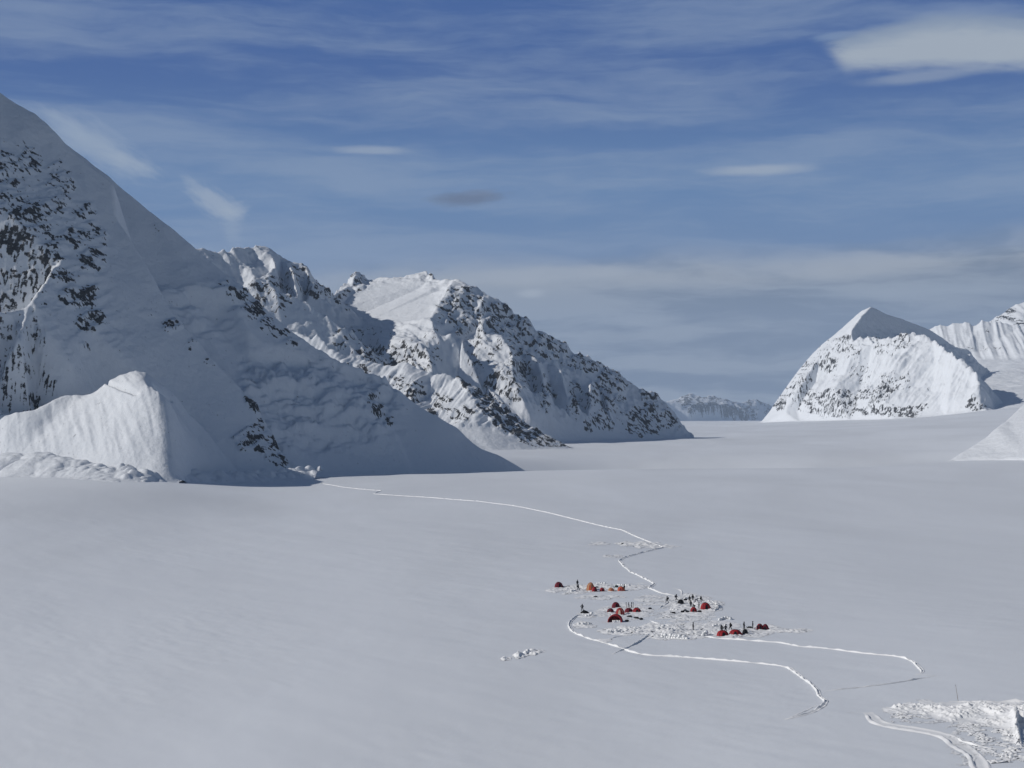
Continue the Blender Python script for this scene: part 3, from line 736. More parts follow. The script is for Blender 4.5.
TENTS = [
    (558.8, 587.6, 7.6, 5.0, 'maroon', 'lone maroon dome tent at the far left end of the camp', 20, True),
    (590.6, 590.6, 7.4, 7.2, 'tan', 'tall tan dome tent at the left of the back row, beside a small red tent', -10, False),
    (594.5, 591.6, 5.0, 4.4, 'red', 'small red tent pressed against the tall tan tent in the back row', 35, True),
    (602.2, 591.4, 4.6, 3.4, 'red', 'lone small low red tent in the middle of the back row', 15, False),
    (611.2, 591.2, 5.6, 3.2, 'tan', 'low tan tent in the back row between two reddish tents', 5, False),
    (621.2, 591.0, 6.4, 4.0, 'orange', 'orange tent at the right end of the back row', -20, True),
    (616.6, 588.4, 4.0, 3.0, 'green', 'dark green tent half hidden behind the orange tent of the back row', 50, False),
    (616.0, 608.0, 7.4, 5.2, 'maroon', 'highest maroon dome tent of the middle cluster, left of the planted skis', 10, True),
    (610.6, 612.8, 6.4, 4.0, 'maroon', 'maroon dome tent at the left corner of the middle cluster', -30, False),
    (629.0, 612.8, 7.8, 4.2, 'maroon', 'maroon dome tent directly in front of the planted skis', 15, False),
    (637.0, 612.8, 8.0, 4.4, 'red', 'red dome tent at the right end of the middle cluster', 0, True),
    (620.2, 615.0, 8.2, 6.4, 'redtan', 'red dome tent with pale door at the centre of the middle cluster', -15, False),
    (705.8, 609.8, 9.2, 6.4, 'red', 'large red dome tent inside a curved snow wall, right of the group of standing people', 10, True),
    (693.8, 612.2, 6.2, 4.6, 'red', 'small bright red tent below the group of standing people', -15, False),
    (680.9, 604.0, 6.0, 4.0, 'black', 'black dome tent between the two walkers and the group of standing people', 20, False),
    (723.2, 636.0, 11.0, 5.0, 'red', 'long low red tent nearest the viewer, at the left of its row', 5, False),
    (735.8, 635.4, 11.4, 5.2, 'red', 'wide red tent nearest the viewer, beside a small black tent', -8, True),
    (745.4, 634.2, 5.4, 4.6, 'black', 'small black tent at the right end of the row nearest the viewer', 30, False),
    (760.2, 629.8, 6.4, 5.4, 'red', 'left one of the two touching red tents at the far right end of the camp', 10, False),
    (765.6, 629.6, 6.0, 5.0, 'maroon', 'right one of the two touching red tents at the far right end of the camp', -20, True)]
for t in TENTS: put_tent(*t)

def arch_shelter():
    """open-fronted red cook shelter: a curved shell with a snow bench inside"""
    x, y, z = on_ground(614.6, 622.6); m = PXM(y); w, h, d = 14.2*m, 7.6*m, 2.6
    root = empty('cook_shelter', (x, y, z-.05), math.radians(-12))
    def arc(r0, r1, y0, y1, bm):
        n = 20; R = []
        for k in range(n+1):
            a = math.pi*k/n; c, s_ = math.cos(a), math.sin(a)
            R.append([bm.verts.new((r*c*w/2, yy, r*h*s_**.9)) for r, yy in ((r1, y0), (r1, y1), (r0, y1), (r0, y0))])
        for u, v in zip(R[:-1], R[1:]):
            for k in range(4): bm.faces.new((u[k], u[(k+1) % 4], v[(k+1) % 4], v[k]))
    bm = bmesh.new(); arc(.94, 1.0, .5, d, bm); link('canopy', bm, RED, root, True)
    for yy, r in ((.42, 1.03), (1.6, 1.03)):
        bm = bmesh.new(); arc(.90, r, yy-.12, yy+.14, bm); link('arch_band', bm, DARKRED if yy > 1 else RED, root, True)
    bm = bmesh.new(); n = 16; c0 = bm.verts.new((0, d-.02, .02)); rr = [bm.verts.new((.95*math.cos(math.pi*k/n)*w/2, d-.02, .95*h*math.sin(math.pi*k/n)**.9)) for k in range(n+1)]
    for a, b in zip(rr[:-1], rr[1:]): bm.faces.new((c0, a, b))
    link('back_wall', bm, RED, root, True)
    tag(root, 'red arched cook shelter open at the front, lowest of the middle cluster', 'shelter')
    x2, y2, z2 = on_ground(616.6, 622.4)
    bm = bmesh.new()
    for i in range(5): box(bm, (-.85+.42*i, random.uniform(-.05, .05), .26), (.46, .6, .62), None, .05, .05)
    o = link('snow_bench', bm, BRIGHTSNOW, None, True); o.location = (x2, y2+.15, z2)
    tag(o, 'white cut snow bench inside the open front of the red cook shelter', 'snow bench')
arch_shelter()

# ------------------------------------------------------------------ people
def person_mesh(pose):
    """one continuous body grown over a posed skeleton; materials by height: boots, trousers, jacket, face"""
    J = {'pel': (0, 0, .93), 'wst': (0, -.01, 1.08), 'chs': (0, .0, 1.32), 'nck': (0, -.01, 1.49), 'hd1': (0, -.03, 1.58), 'hd2': (0, -.03, 1.70), 'top': (0, -.01, 1.77)}
    for s, n in ((-1, 'l'), (1, 'r')):
        J.update({n+'hip': (.10*s, 0, .88), n+'kne': (.12*s, -.03, .48), n+'ank': (.13*s, .01, .09), n+'toe': (.15*s, -.16, .05),
                  n+'sho': (.19*s, 0, 1.40), n+'elb': (.26*s, .03, 1.13), n+'wri': (.27*s, -.06, .90), n+'han': (.27*s, -.09, .80), n+'thu': (.23*s, -.14, .85)})
    if pose == 'walk':
        J.update({'lkne': (-.10, -.24, .52), 'lank': (-.11, -.24, .11), 'ltoe': (-.11, -.41, .08), 'rkne': (.11, .10, .48), 'rank': (.11, .34, .14), 'rtoe': (.12, .22, .04), 'relb': (.27, -.14, 1.15), 'rwri': (.24, -.34, 1.02), 'rhan': (.23, -.42, .98), 'rthu': (.18, -.38, 1.03), 'lelb': (-.28, .16, 1.16), 'lwri': (-.29, .14, .92), 'lhan': (-.29, .12, .83), 'lthu': (-.25, .07, .88)})
    if pose == 'hips':
        for s, n in ((-1, 'l'), (1, 'r')):
            J.update({n+'elb': (.40*s, .06, 1.17), n+'wri': (.24*s, -.08, 1.02), n+'han': (.17*s, -.11, .97), n+'thu': (.20*s, -.05, .93), n+'kne': (.16*s, -.02, .48), n+'ank': (.19*s, .01, .09), n+'toe': (.22*s, -.15, .05)})
    if pose == 'bend':
        for k in ('wst', 'chs', 'nck', 'hd1', 'hd2', 'top', 'lsho', 'rsho'):
            x, y, z = J[k]; a = math.radians(62); dz = z-.93; J[k] = (x, y*.5-dz*math.sin(a), .93+dz*math.cos(a)+.02)
        for s, n in ((-1, 'l'), (1, 'r')):
            J.update({n+'elb': (.24*s, -.52, .88), n+'wri': (.19*s, -.62, .62), n+'han': (.17*s, -.64, .53), n+'thu': (.12*s, -.68, .58), n+'kne': (.14*s, -.10, .48)})
    if pose == 'sit':
        for k in ('pel', 'wst', 'chs', 'nck', 'hd1', 'hd2', 'top', 'lsho', 'rsho', 'lelb', 'relb'):
            x, y, z = J[k]; J[k] = (x, y-.06*(z-.9), z-.48)
        for s, n in ((-1, 'l'), (1, 'r')):
            J.update({n+'hip': (.10*s, -.02, .43), n+'kne': (.15*s, -.44, .47), n+'ank': (.15*s, -.50, .09), n+'toe': (.16*s, -.66, .05), n+'wri': (.20*s, -.28, .60), n+'han': (.16*s, -.36, .56), n+'thu': (.12*s, -.32, .61)})
    R = {'pel': .155, 'wst': .14, 'chs': .175, 'nck': .075, 'hd1': .095, 'hd2': .115, 'top': .06}
    for n in 'lr': R.update({n+'hip': .105, n+'kne': .075, n+'ank': .065, n+'toe': .05, n+'sho': .095, n+'elb': .062, n+'wri': .048, n+'han': .05, n+'thu': .022})
    names = list(J); ix = {k: i for i, k in enumerate(names)}
    E = [('pel', 'wst'), ('wst', 'chs'), ('chs', 'nck'), ('nck', 'hd1'), ('hd1', 'hd2'), ('hd2', 'top')]
    for n in 'lr': E += [('pel', n+'hip'), (n+'hip', n+'kne'), (n+'kne', n+'ank'), (n+'ank', n+'toe'), ('chs', n+'sho'), (n+'sho', n+'elb'), (n+'elb', n+'wri'), (n+'wri', n+'han'), (n+'wri', n+'thu')]
    me = bpy.data.meshes.new('skeleton'); me.from_pydata([J[k] for k in names], [(ix[a], ix[b]) for a, b in E], [])
    o = bpy.data.objects.new('skeleton', me); COL.objects.link(o)
    md = o.modifiers.new('s', 'SKIN'); o.modifiers.new('u', 'SUBSURF').levels = 1
    for k, v in zip(names, me.skin_vertices[0].data): v.radius = (R[k], R[k]); v.use_root = k == 'pel'
    dg = bpy.context.evaluated_depsgraph_get(); ev = o.evaluated_get(dg)
    out = bpy.data.meshes.new_from_object(ev)
    bpy.data.objects.remove(o); bpy.data.meshes.remove(me)
    hp = J['nck']; hd = Vector(J['hd2']); pel = Vector(J['pel'])
    seg = [(Vector(J[a]), Vector(J[b]), a, b) for a, b in E]
    legs = {'lhip', 'rhip', 'lkne', 'rkne'}; boots = {'lank', 'rank', 'ltoe', 'rtoe'}; head = {'hd1', 'hd2', 'top'}; hands = {'lhan', 'rhan', 'lthu', 'rthu'}
    for p in out.polygons:
        p.use_smooth = True; c = p.center; best = None
        for k, q in J.items():
            dd = (c-Vector(q)).length/(R[k]+.03)
            if best is None or dd < best[0]: best = (dd, k)
        k = best[1]
        p.material_index = 1 if k in legs or k == 'pel' else 2 if k in boots or k in hands else 3 if k in head else 0
    return out, {k: Vector(v) for k, v in J.items()}
POSES = {}
def put_person(px, py, hpx, pose, face, jacket, trousers, label, pack=None, hat=None):
    if pose not in POSES: POSES[pose] = person_mesh(pose)
    me0, J = POSES[pose]; me = me0.copy()
    me.materials.clear()
    for q in (jacket, trousers, BLACKC, SKIN): me.materials.append(q)
    o = bpy.data.objects.new('person', me); COL.objects.link(o)
    x, y, z = on_ground(px, py)
    o.location = (x, y, z+.02); o.rotation_euler = (0, 0, math.radians(face))
    s = 1.0 if not hpx else hpx*PXM(y)/1.8
    o.scale = (s*1.35, s*1.35, s*1.08)
    # hood or hat, nose and eyes
    hd = J['hd2']; fw = (J['hd1']-J['nck']).normalized()
    bm = bmesh.new(); bmesh.ops.create_uvsphere(bm, u_segments=12, v_segments=8, radius=.13)
    for v in bm.verts:
        v.co = Vector((v.co.x*.98, v.co.y*1.0+.025, max(v.co.z, -.05)*1.05+.035))
        v.co += hd
    link('hat', bm, hat or BLACKC, o, True)
    bm = bmesh.new(); tube(bm, [hd+Vector((0, -.10, .0)), hd+Vector((0, -.135, -.035))], [.012, .02], 5); link('nose', bm, SKIN, o, True)
    bm = bmesh.new()
    for q in (-1, 1):
        g = bmesh.ops.create_uvsphere(bm, u_segments=8, v_segments=5, radius=.03)['verts']
        for v in g: v.co = Vector((v.co.x*1.2, v.co.y*.5, v.co.z*.8))+hd+Vector((.042*q, -.105, .012))
    link('goggles', bm, PLAST, o, True)
    if pack:
        bm = bmesh.new(); c = J['chs']; box(bm, (c.x, c.y+.25, c.z-.08), (.34, .24, .56), None, .01, .07); link('backpack', bm, pack, o, True)
    return tag(o, label, 'person')
PEOPLE = [
    (577.4, 586.0, 0, 'stand', 30, BLACKC, BLACKC, 'person in black standing alone right of the lone maroon tent, farther of the two there', None),
    (578.2, 590.6, 0, 'walk', 120, NAVY, BLACKC, 'person in dark blue walking towards the viewer just below the lone standing figure', GREY),
    (624.3, 590.6, 0, 'stand', -60, GREY, BLACKC, 'person in charcoal standing at the right side of the orange tent', None),
    (582.2, 611.0, 0, 'hips', 20, BLACKC, NAVY, 'person with hands on hips beside the black gear heap left of the middle cluster', None),
    (667.2, 603.0, 0, 'walk', -70, BLACKC, BLACKC, 'walker in black at the head of the short dark track, left of the black tent', NAVY),
    (676.3, 601.0, 0, 'walk', 60, NAVY, BLACKC, 'walker in dark blue nearest the left side of the black tent', GREY),
    (689.6, 602.6, 0, 'stand', 10, BLACKC, GREY, 'person in black standing at the back left of the central group', None),
    (690.8, 607.4, 0, 'hips', 40, GREY, BLACKC, 'person in charcoal, hands on hips, just above the small bright red tent', None),
    (692.8, 601.0, 0, 'stand', -40, BLACKC, BLACKC, 'person in black standing farthest back in the central group', None),
    (695.0, 603.4, 0, 'bend', 80, NAVY, BLACKC, 'person in dark blue bending over the gear at the right of the central group', None),
    (694.2, 609.4, 0, 'bend', -20, BLACKC, BLACKC, 'person in black bending down right behind the small bright red tent', None),
    (699.0, 609.4, 0, 'hips', -90, BLACKC, GREY, 'person in black standing between the small bright red tent and the large red dome', None),
    (700.8, 601.0, 0, 'sit', 20, BLACKC, BLACKC, 'person in black sitting alone on the snow above the large red dome', None),
    (693.1, 630.2, 0, 'stand', 70, BLACKC, NAVY, 'person in black standing alone on the trail right of the heaped snow blocks', None),
    (721.8, 632.6, 0, 'stand', 0, BLACKC, BLACKC, 'left one of the pair standing behind the long low red tent', None),
    (725.6, 632.4, 0, 'hips', 30, NAVY, BLACKC, 'right one of the pair standing behind the long low red tent', None),
    (730.4, 630.6, 0, 'walk', -50, BLACKC, BLACKC, 'person with a pack behind the gap between the two nearest red tents', GREY),
    (744.0, 629.6, 0, 'stand', 110, GREY, BLACKC, 'person in charcoal standing just behind the small black tent', None),
    (752.8, 629.0, 0, 'stand', -100, BLACKC, BLACKC, 'person in black standing left of the two touching red tents', None),
    (757.0, 630.2, 0, 'bend', 60, NAVY, BLACKC, 'person bending at the left side of the two touching red tents', None)]
for p in PEOPLE: put_person(*p)

# ------------------------------------------------------------------ skis, sleds, bags, wands
def put_ski(px, py, lean, label, h=1.85):
    root = empty('ski', (0, 0, 0)); bm = bmesh.new()
    n = 12; rows = []
    for k in range(n+1):
        t = k/n; z = -.25+t*(h+.25); wd = .085-.02*math.sin(t*math.pi); yb = -.10*max(0, t-.86)/.14
        rows.append([bm.verts.new((sx*wd*(1 if t < .95 else .5), yb+dy, z)) for sx, dy in ((-1, 0), (1, 0), (1, .03), (-1, .03))])
    for u, v in zip(rows[:-1], rows[1:]):
        for k in range(4): bm.faces.new((u[k], u[(k+1) % 4], v[(k+1) % 4], v[k]))
    bm.faces.new(rows[0][::-1]); bm.faces.new(rows[-1])
    link('blade', bm, BLACKC, root)
    bm = bmesh.new(); box(bm, (0, -.035, h*.42), (.08, .07, .32), None, 0, .015); box(bm, (0, -.06, h*.50), (.07, .10, .09), None, 0, .015); link('binding', bm, PLAST, root)
    x, y, z = on_ground(px, py); root.location = (x, y, z); root.rotation_euler = (0, math.radians(lean), math.radians(random.uniform(-40, 40)))
    return tag(root, label, 'ski', 'skis planted upright in the snow')
for px, lean, lb in [(626.4, -3, 'black ski planted upright, leftmost of the planted row'), (628.0, 9, 'black ski leaning right, second from the left in the planted row'), (629.6, -10, 'black ski leaning left, third from the left in the planted row'), (631.0, 10, 'black ski leaning right, third from the right in the planted row'), (632.2, -8, 'black ski leaning left, second from the right in the planted row'), (633.2, 1, 'black ski planted straight, rightmost of the planted row')]:
    put_ski(px, 608.4, lean, lb)

def sled(px, py, rz, label, bagm=BLACKC):
    root = empty('gear_sled', on_ground(px, py), math.radians(rz))
    bm = bmesh.new(); n = 10; rows = []
    for k in range(n+1):
        t = k/n; y = -.75+1.5*t; up = .22*max(0, (t-.72)/.28)**2
        rows.append([bm.verts.new((sx*(.30-.08*max(0, t-.75)), y, z+up+.03)) for sx, z in ((-1, .2), (-.92, .02), (0, 0), (.92, .02), (1, .2), (.88, .2), (.80, .05), (-.80, .05), (-.88, .2))])
    for u, v in zip(rows[:-1], rows[1:]):
        for k in range(9): bm.faces.new((u[k], v[k], v[(k+1) % 9], u[(k+1) % 9]))
    bm.faces.new(rows[0]); bm.faces.new(rows[-1][::-1]); bmesh.ops.recalc_face_normals(bm, faces=bm.faces)
    link('hull', bm, PLAST, root)
    bm = bmesh.new(); tube(bm, [(0, -.6, .24), (0, -.5, .27), (0, .3, .27), (0, .42, .24)], [.1, .22, .21, .1], 10); link('load', bm, bagm, root, True)
    for y in (-.35, .15):
        bm = bmesh.new(); tube(bm, [(.235*math.cos(a), y, .27+.235*math.sin(a)) for a in [math.pi*k/8 for k in range(9)]], .018, 5); link('strap', bm, GREY, root, True)
    return tag(root, label, 'sled', 'haul sleds parked in the camp')
for a in [(568.6, 587.2, 85, 'black loaded sled added in place of the shadow just right of the lone maroon tent', BLACKC), (673.0, 613.6, 88, 'black loaded sled alone on a pale snow platform below the two walkers', BLACKC), (596.8, 588.0, 70, 'dark sled added in place of the shadow right of the tall tan tent', NAVY), (629.5, 617.2, 80, 'dark sled right of the red cook shelter, nearest to it', GREY), (636.5, 618.6, 65, 'dark sled farthest to the right of the red cook shelter', BLACKC), (749.4, 628.2, 80, 'dark sled between two standing people left of the two touching red tents', NAVY), (595.8, 597.6, 50, 'dark sled alone in front of the back row of tents', BLACKC)]:  # sleds beside the maroon and tan tents stand in for the tents' shadows
    sled(*a)

def duffel(px, py, rz, label, m):
    root = empty('duffel_bag', on_ground(px, py), math.radians(rz))
    bm = bmesh.new(); tube(bm, [(-.52, 0, .24), (-.48, 0, .24), (-.3, 0, .26), (.3, 0, .26), (.48, 0, .24), (.52, 0, .24)], [.12, .21, .25, .25, .21, .12], 12); link('body', bm, m, root, True)
    for y in (-.1, .1):
        bm = bmesh.new(); tube(bm, [(.2*math.cos(a), y, .50+.14*math.sin(a)) for a in [math.pi*k/8 for k in range(9)]], .015, 5); link('handle', bm, GREY, root, True)
    return tag(root, label, 'bag', 'duffel bags lying in the camp')
for a in [(682.6, 612.4, 10, 'black duffel leftmost of the bags left of the small bright red tent', BLACKC), (685.0, 611.2, 40, 'navy duffel behind the other bags left of the small bright red tent', NAVY), (687.4, 612.6, -15, 'charcoal duffel touching the small bright red tent on its left', GREY), (699.6, 612.2, 20, 'black duffel at the right side of the small bright red tent', BLACKC), (685.6, 600.4, 0, 'small dark duffel alone right of the black dome tent', GREY), (641.2, 619.8, 30, 'black duffel beyond the sleds right of the cook shelter', BLACKC), (627.0, 621.6, -10, 'black duffel added in place of the shadow at the right foot of the cook shelter', BLACKC), (650.0, 609.4, 20, 'dark duffel alone on the snow right of the middle cluster', NAVY)]:  # the duffel at the cook shelter's foot stands in for a shadow
    duffel(*a)

def gear_heap():
    x, y, z = on_ground(584.6, 612.8); m = PXM(y)
    bm = bmesh.new(); w, d, h = 8.8*m, 2.0, 3.4*m; n, k_ = 24, 6; g = []
    for j in range(k_):
        t = j/k_; g.append([bm.verts.new((math.cos(2*math.pi*i/n)*w/2*(1-t)**.8*(1+.1*math.sin(i*2.3)), math.sin(2*math.pi*i/n)*d/2*(1-t)**.8, h*t*(.75+.5*math.sin(i*1.1+1)**2*(1-t))-.03)) for i in range(n)])
    top = bm.verts.new((-.5, 0, h))
    for u, v in zip(g[:-1], g[1:]):
        for i in range(n): bm.faces.new((u[i], u[(i+1) % n], v[(i+1) % n], v[i]))
    for i in range(n): bm.faces.new((g[-1][i], g[-1][(i+1) % n], top))
    o = link('gear_cache', bm, BLACKC, None, False); o.location = (x, y-.6, z+.1)
    tag(o, 'black tarpaulin heap of gear beside the person with hands on hips', 'gear heap')
gear_heap()

def wand(px, py, hpx, lean, label, flag):
    x, y, z = on_ground(px, py); h = hpx*PXM(y)
    root = empty('marker_wand', (x, y, z)); root.rotation_euler = (0, math.radians(lean), 0)
    bm = bmesh.new(); tube(bm, [(0, 0, -.3), (0, 0, h*.5), (.02, 0, h)], [.035, .032, .022], 6); link('cane', bm, WOOD, root)
    bm = bmesh.new()
    for k, zz in enumerate((.25, .5, .75)): tube(bm, [(0, 0, h*zz-.012), (0, 0, h*zz+.012)], .042, 6)
    link('knot', bm, WOOD, root)
    if flag:
        bm = bmesh.new(); box(bm, (.0, .0, h-.10), (.05, .16, .12), None, .01); link('tape', bm, GREY, root)
    return tag(root, label, 'wand')
wand(958.2, 701.5, 17, -9, 'tall thin bamboo marker wand leaning left by the bright snow bank', True)

# ------------------------------------------------------------------ snow walls
def snow_wall(pts, label, hgt=.8, rows=2, blk=.75):
    P3 = [Vector(on_ground(*p)) for p in pts]; x0 = P3[0]
    bm = bmesh.new()
    for a, b in zip(P3[:-1], P3[1:]):
        dv = b-a; L_ = Vector((dv.x, dv.y)).length; n = max(1, int(L_/blk)); ang = math.atan2(dv.y, dv.x)
        for r in range(rows):
            for i in range(n):
                if r and random.random() < .35: continue
                t = (i+.5+.25*(r % 2))/n; c = a+dv*t-x0
                R = Matrix.Rotation(ang+random.uniform(-.3, .3), 3, 'Z')@Matrix.Rotation(random.uniform(-.15, .15), 3, 'X')
                hh = hgt/rows*random.uniform(.75, 1.2)
                box(bm, (c.x+random.uniform(-.1, .1), c.y+random.uniform(-.15, .15), c.z+hgt/rows*(r+.5)-.08), (L_/n*random.uniform(.8, 1.0), random.uniform(.45, .75), hh), R, .09, .06)
    o = link('snow_wall', bm, BRIGHTSNOW, None, True); o.location = x0
    return tag(o, label, 'snow wall', 'snow block walls of the camp')
WALLS = [
    ([(585.4, 616.4), (592.0, 615.6)], 'short bright snow wall below the black gear heap', 1.0, 2),
    ([(606, 633.2), (617, 632.2), (628, 631.6)], 'long low wall of snow blocks below the cook shelter', .8, 2),
    ([(630.5, 632.2), (635.5, 631.8)], 'single bright cluster of cut snow blocks between two longer walls', 1.1, 2),
    ([(637.5, 630.6), (645, 629.8)], 'snow wall right of the bright block cluster', .8, 2),
    ([(656.5, 629.2), (664.5, 628.6)], 'tall bright snow wall where the trail enters the heaped blocks', 1.1, 2),
    ([(666, 631.6), (673, 631.2)], 'short snow wall just right of the tall bright one', .9, 2),
    ([(661, 637.2), (674, 638.6), (688, 639.4)], 'jagged long snow wall, lowest of the heaped blocks', 1.1, 2),
    ([(701.5, 635.8), (707.5, 635.2)], 'bright stack of snow blocks left of the long low red tent', 1.3, 3),
    ([(707, 602.8), (714, 603.6), (718, 606), (717, 609.6), (713, 611)], 'curved snow wall wrapped round the large red dome', .8, 2),
    ([(712, 626.4), (727, 626.0)], 'thin straight snow wall behind the pair of standing people', .6, 1),
    ([(719, 620.5), (727, 618.2), (731, 620)], 'low curved snow wall at the right edge of the trampled ground', .6, 1),
    ([(571, 592.2), (576, 591.4)], 'small snow wall in front of the two people near the lone maroon tent', .7, 1),
    ([(596, 583.8), (606, 583.8)], 'low snow wall behind the tall tan tent', .5, 1),
    ([(617, 585.2), (630, 586.0)], 'low snow wall behind the orange tent', .5, 1),
    ([(578, 625.4), (590, 624.6)], 'ragged low snow wall left of the cook shelter', .7, 1),
    ([(684, 599.2), (688, 598.6)], 'short snow wall behind the central group of people', .5, 1),
    ([(670, 609.6), (678, 610.2)], 'low snow wall behind the lone loaded sled', .4, 1)]
for w_ in WALLS: snow_wall(*w_)

# ------------------------------------------------------------------ trampled snow
def trampled(name, x0, x1, y0, y1, st, blobs, amp, seed, lump=(1.1, .5)):
    X, Y = np.meshgrid(np.arange(x0, x1, st), np.arange(y0, y1, st))
    g = ground(X, Y); px, py = proj(X, Y, g)
    jx = px+6*fbm(X/5, Y/9, 3, seed); jy = py+2.2*fbm(X/5+7, Y/9, 3, seed+3)
    m = np.zeros(X.shape)
    for cx, cy, rx, ry, a in blobs:
        m = np.maximum(m, a*(1-sstep(.45, 1.1, np.sqrt(((jx-cx)/rx)**2+((jy-cy)/ry)**2))))
    n1 = ridged(X/lump[0], Y/lump[0]/1.2, 3, seed+11); n2 = perlin(X/lump[1], Y/lump[1], seed+12)
    spots = np.clip(fbm(X/3.5, Y/5, 3, seed+17)*2+.55, 0, 1)
    h = m*amp*(.25+spots)*(n1*.9+.5*n2+.12+.25*spots)
    Z = g+.004+h
    Z[(h < .015) | (m < .03)] = np.nan
    return tag(grid_obj(name, X, Y, Z, {}, BRIGHTSNOW), kind='stuff')
trampled('trampled_snow', 8, 108, 355, 505, .28, [
    (592, 588, 42, 4.5, .8), (560, 590, 14, 3, .5), (572, 592, 14, 3, .5), (635, 587, 20, 3, .5), (600, 597, 30, 3, .35),
    (625, 612, 30, 9, .6), (586, 615.5, 12, 2.6, .6), (583, 625, 14, 4, .6), (630, 631, 34, 5, 1.), (662, 631, 28, 9, 1.), (690, 634, 26, 6, .9), (604, 640, 10, 2, .4),
    (690, 604, 28, 11, .9), (684, 616, 34, 7, .5), (712, 606, 12, 7, .9), (705, 626, 40, 6, .55), (735, 633, 40, 6, .7), (765, 629, 20, 4, .6), (790, 631, 24, 2.2, .7), (655, 600, 24, 6, .35)], .42, 301)
trampled('trampled_snow', 15, 80, 555, 660, .45, [(628, 544, 14, 2.6, .8), (600, 543.5, 14, 1.8, .4), (645, 545, 20, 3.6, .9), (668, 546.5, 14, 1.6, .6), (612, 556, 12, 2, .3)], .5, 311)
trampled('trampled_snow', -12, 12, 325, 372, .22, [(528, 653.4, 7, 2.2, 1.), (518, 656, 7, 2.6, .9), (537, 651.6, 7, 1.8, 1.), (506, 659.5, 6, 2, .6)], .75, 321, (1.8, .6))

def snow_bank():
    """the churned bank of dug snow at the lower right, with its crumbs"""
    X, Y = np.meshgrid(np.arange(60, 118, .16), np.arange(222, 318, .16))
    g = ground(X, Y); px, py = proj(X, Y, g)
    jx = px+9*fbm(X/5, Y/9, 3, 331); jy = py+4*fbm(X/5+7, Y/9, 3, 333)
    c = np.interp(jx, [880, 905, 930, 960, 985, 1010, 1060, 1200], [710, 708.5, 710, 713, 712.5, 718, 723, 731])
    bw = np.interp(jx, [880, 930, 1000, 1100], [2.2, 4.2, 7, 14])
    bank = np.exp(-((jy-c)/bw)**2)*sstep(876, 905, jx)
    crumbs = np.maximum(sstep(930, 1000, jx)*sstep(700, 708, jy)*(1-.6*sstep(735, 760, jy)), sstep(965, 1010, jx+.25*(jy-740))*sstep(702, 712, jy))
    crumbs = np.maximum(crumbs, .8*np.exp(-((jy-c-3)/8)**2)*sstep(885, 900, jx))
    n1 = ridged(X/.9, Y/1.1, 4, 335, .6); n2 = perlin(X/.4, Y/.4, 336)
    tq = (X+.3*Y)/1.5+.45*fbm(X/2.2, Y/5, 3, 341)+.12*fbm(X/.5, Y/.6, 2, 342); tq = tq-np.floor(tq); tooth = np.minimum(tq/.82, (1-tq)/.18)
    clus = np.clip(fbm(X/2.5, Y/3.5, 3, 338)*2.2+.45, 0, 1)
    big = np.interp(jx, [880, 930, 1000, 1100], [.35, .8, 1.3, 2.0])
    pit = sstep(1015, 1019, px-.18*(py-725))*sstep(721, 724, py)*sstep(748, 744, py)
    Z = g+.01+bank*(big*(.22+.16*fbm(X/2, Y/2, 3, 337))+np.interp(jx, [880, 1000, 1030], [0, .7, 1.3])+.30*tooth*(.4+clus)+.12*n1+.06*n2)+crumbs*clus*.42*np.maximum(n1*.8+.5*n2+.15, 0)
    Z[(Z-g < .035)] = np.nan
    Z = np.where(pit > .5, np.where(np.isfinite(Z), g+.012+.05*n2, g+.012), Z)
    # a cut face along the right side of the bank
    cut = sstep(1011, 1016, px-.18*(py-725))*sstep(1019, 1017, px-.18*(py-725))*sstep(718, 724, py)*sstep(750, 744, py)
    Z = Z+cut*.75*(.7+.5*n2)
    return tag(grid_obj('churned_snow', X, Y, Z, {}, BRIGHTSNOW), kind='stuff')
snow_bank()

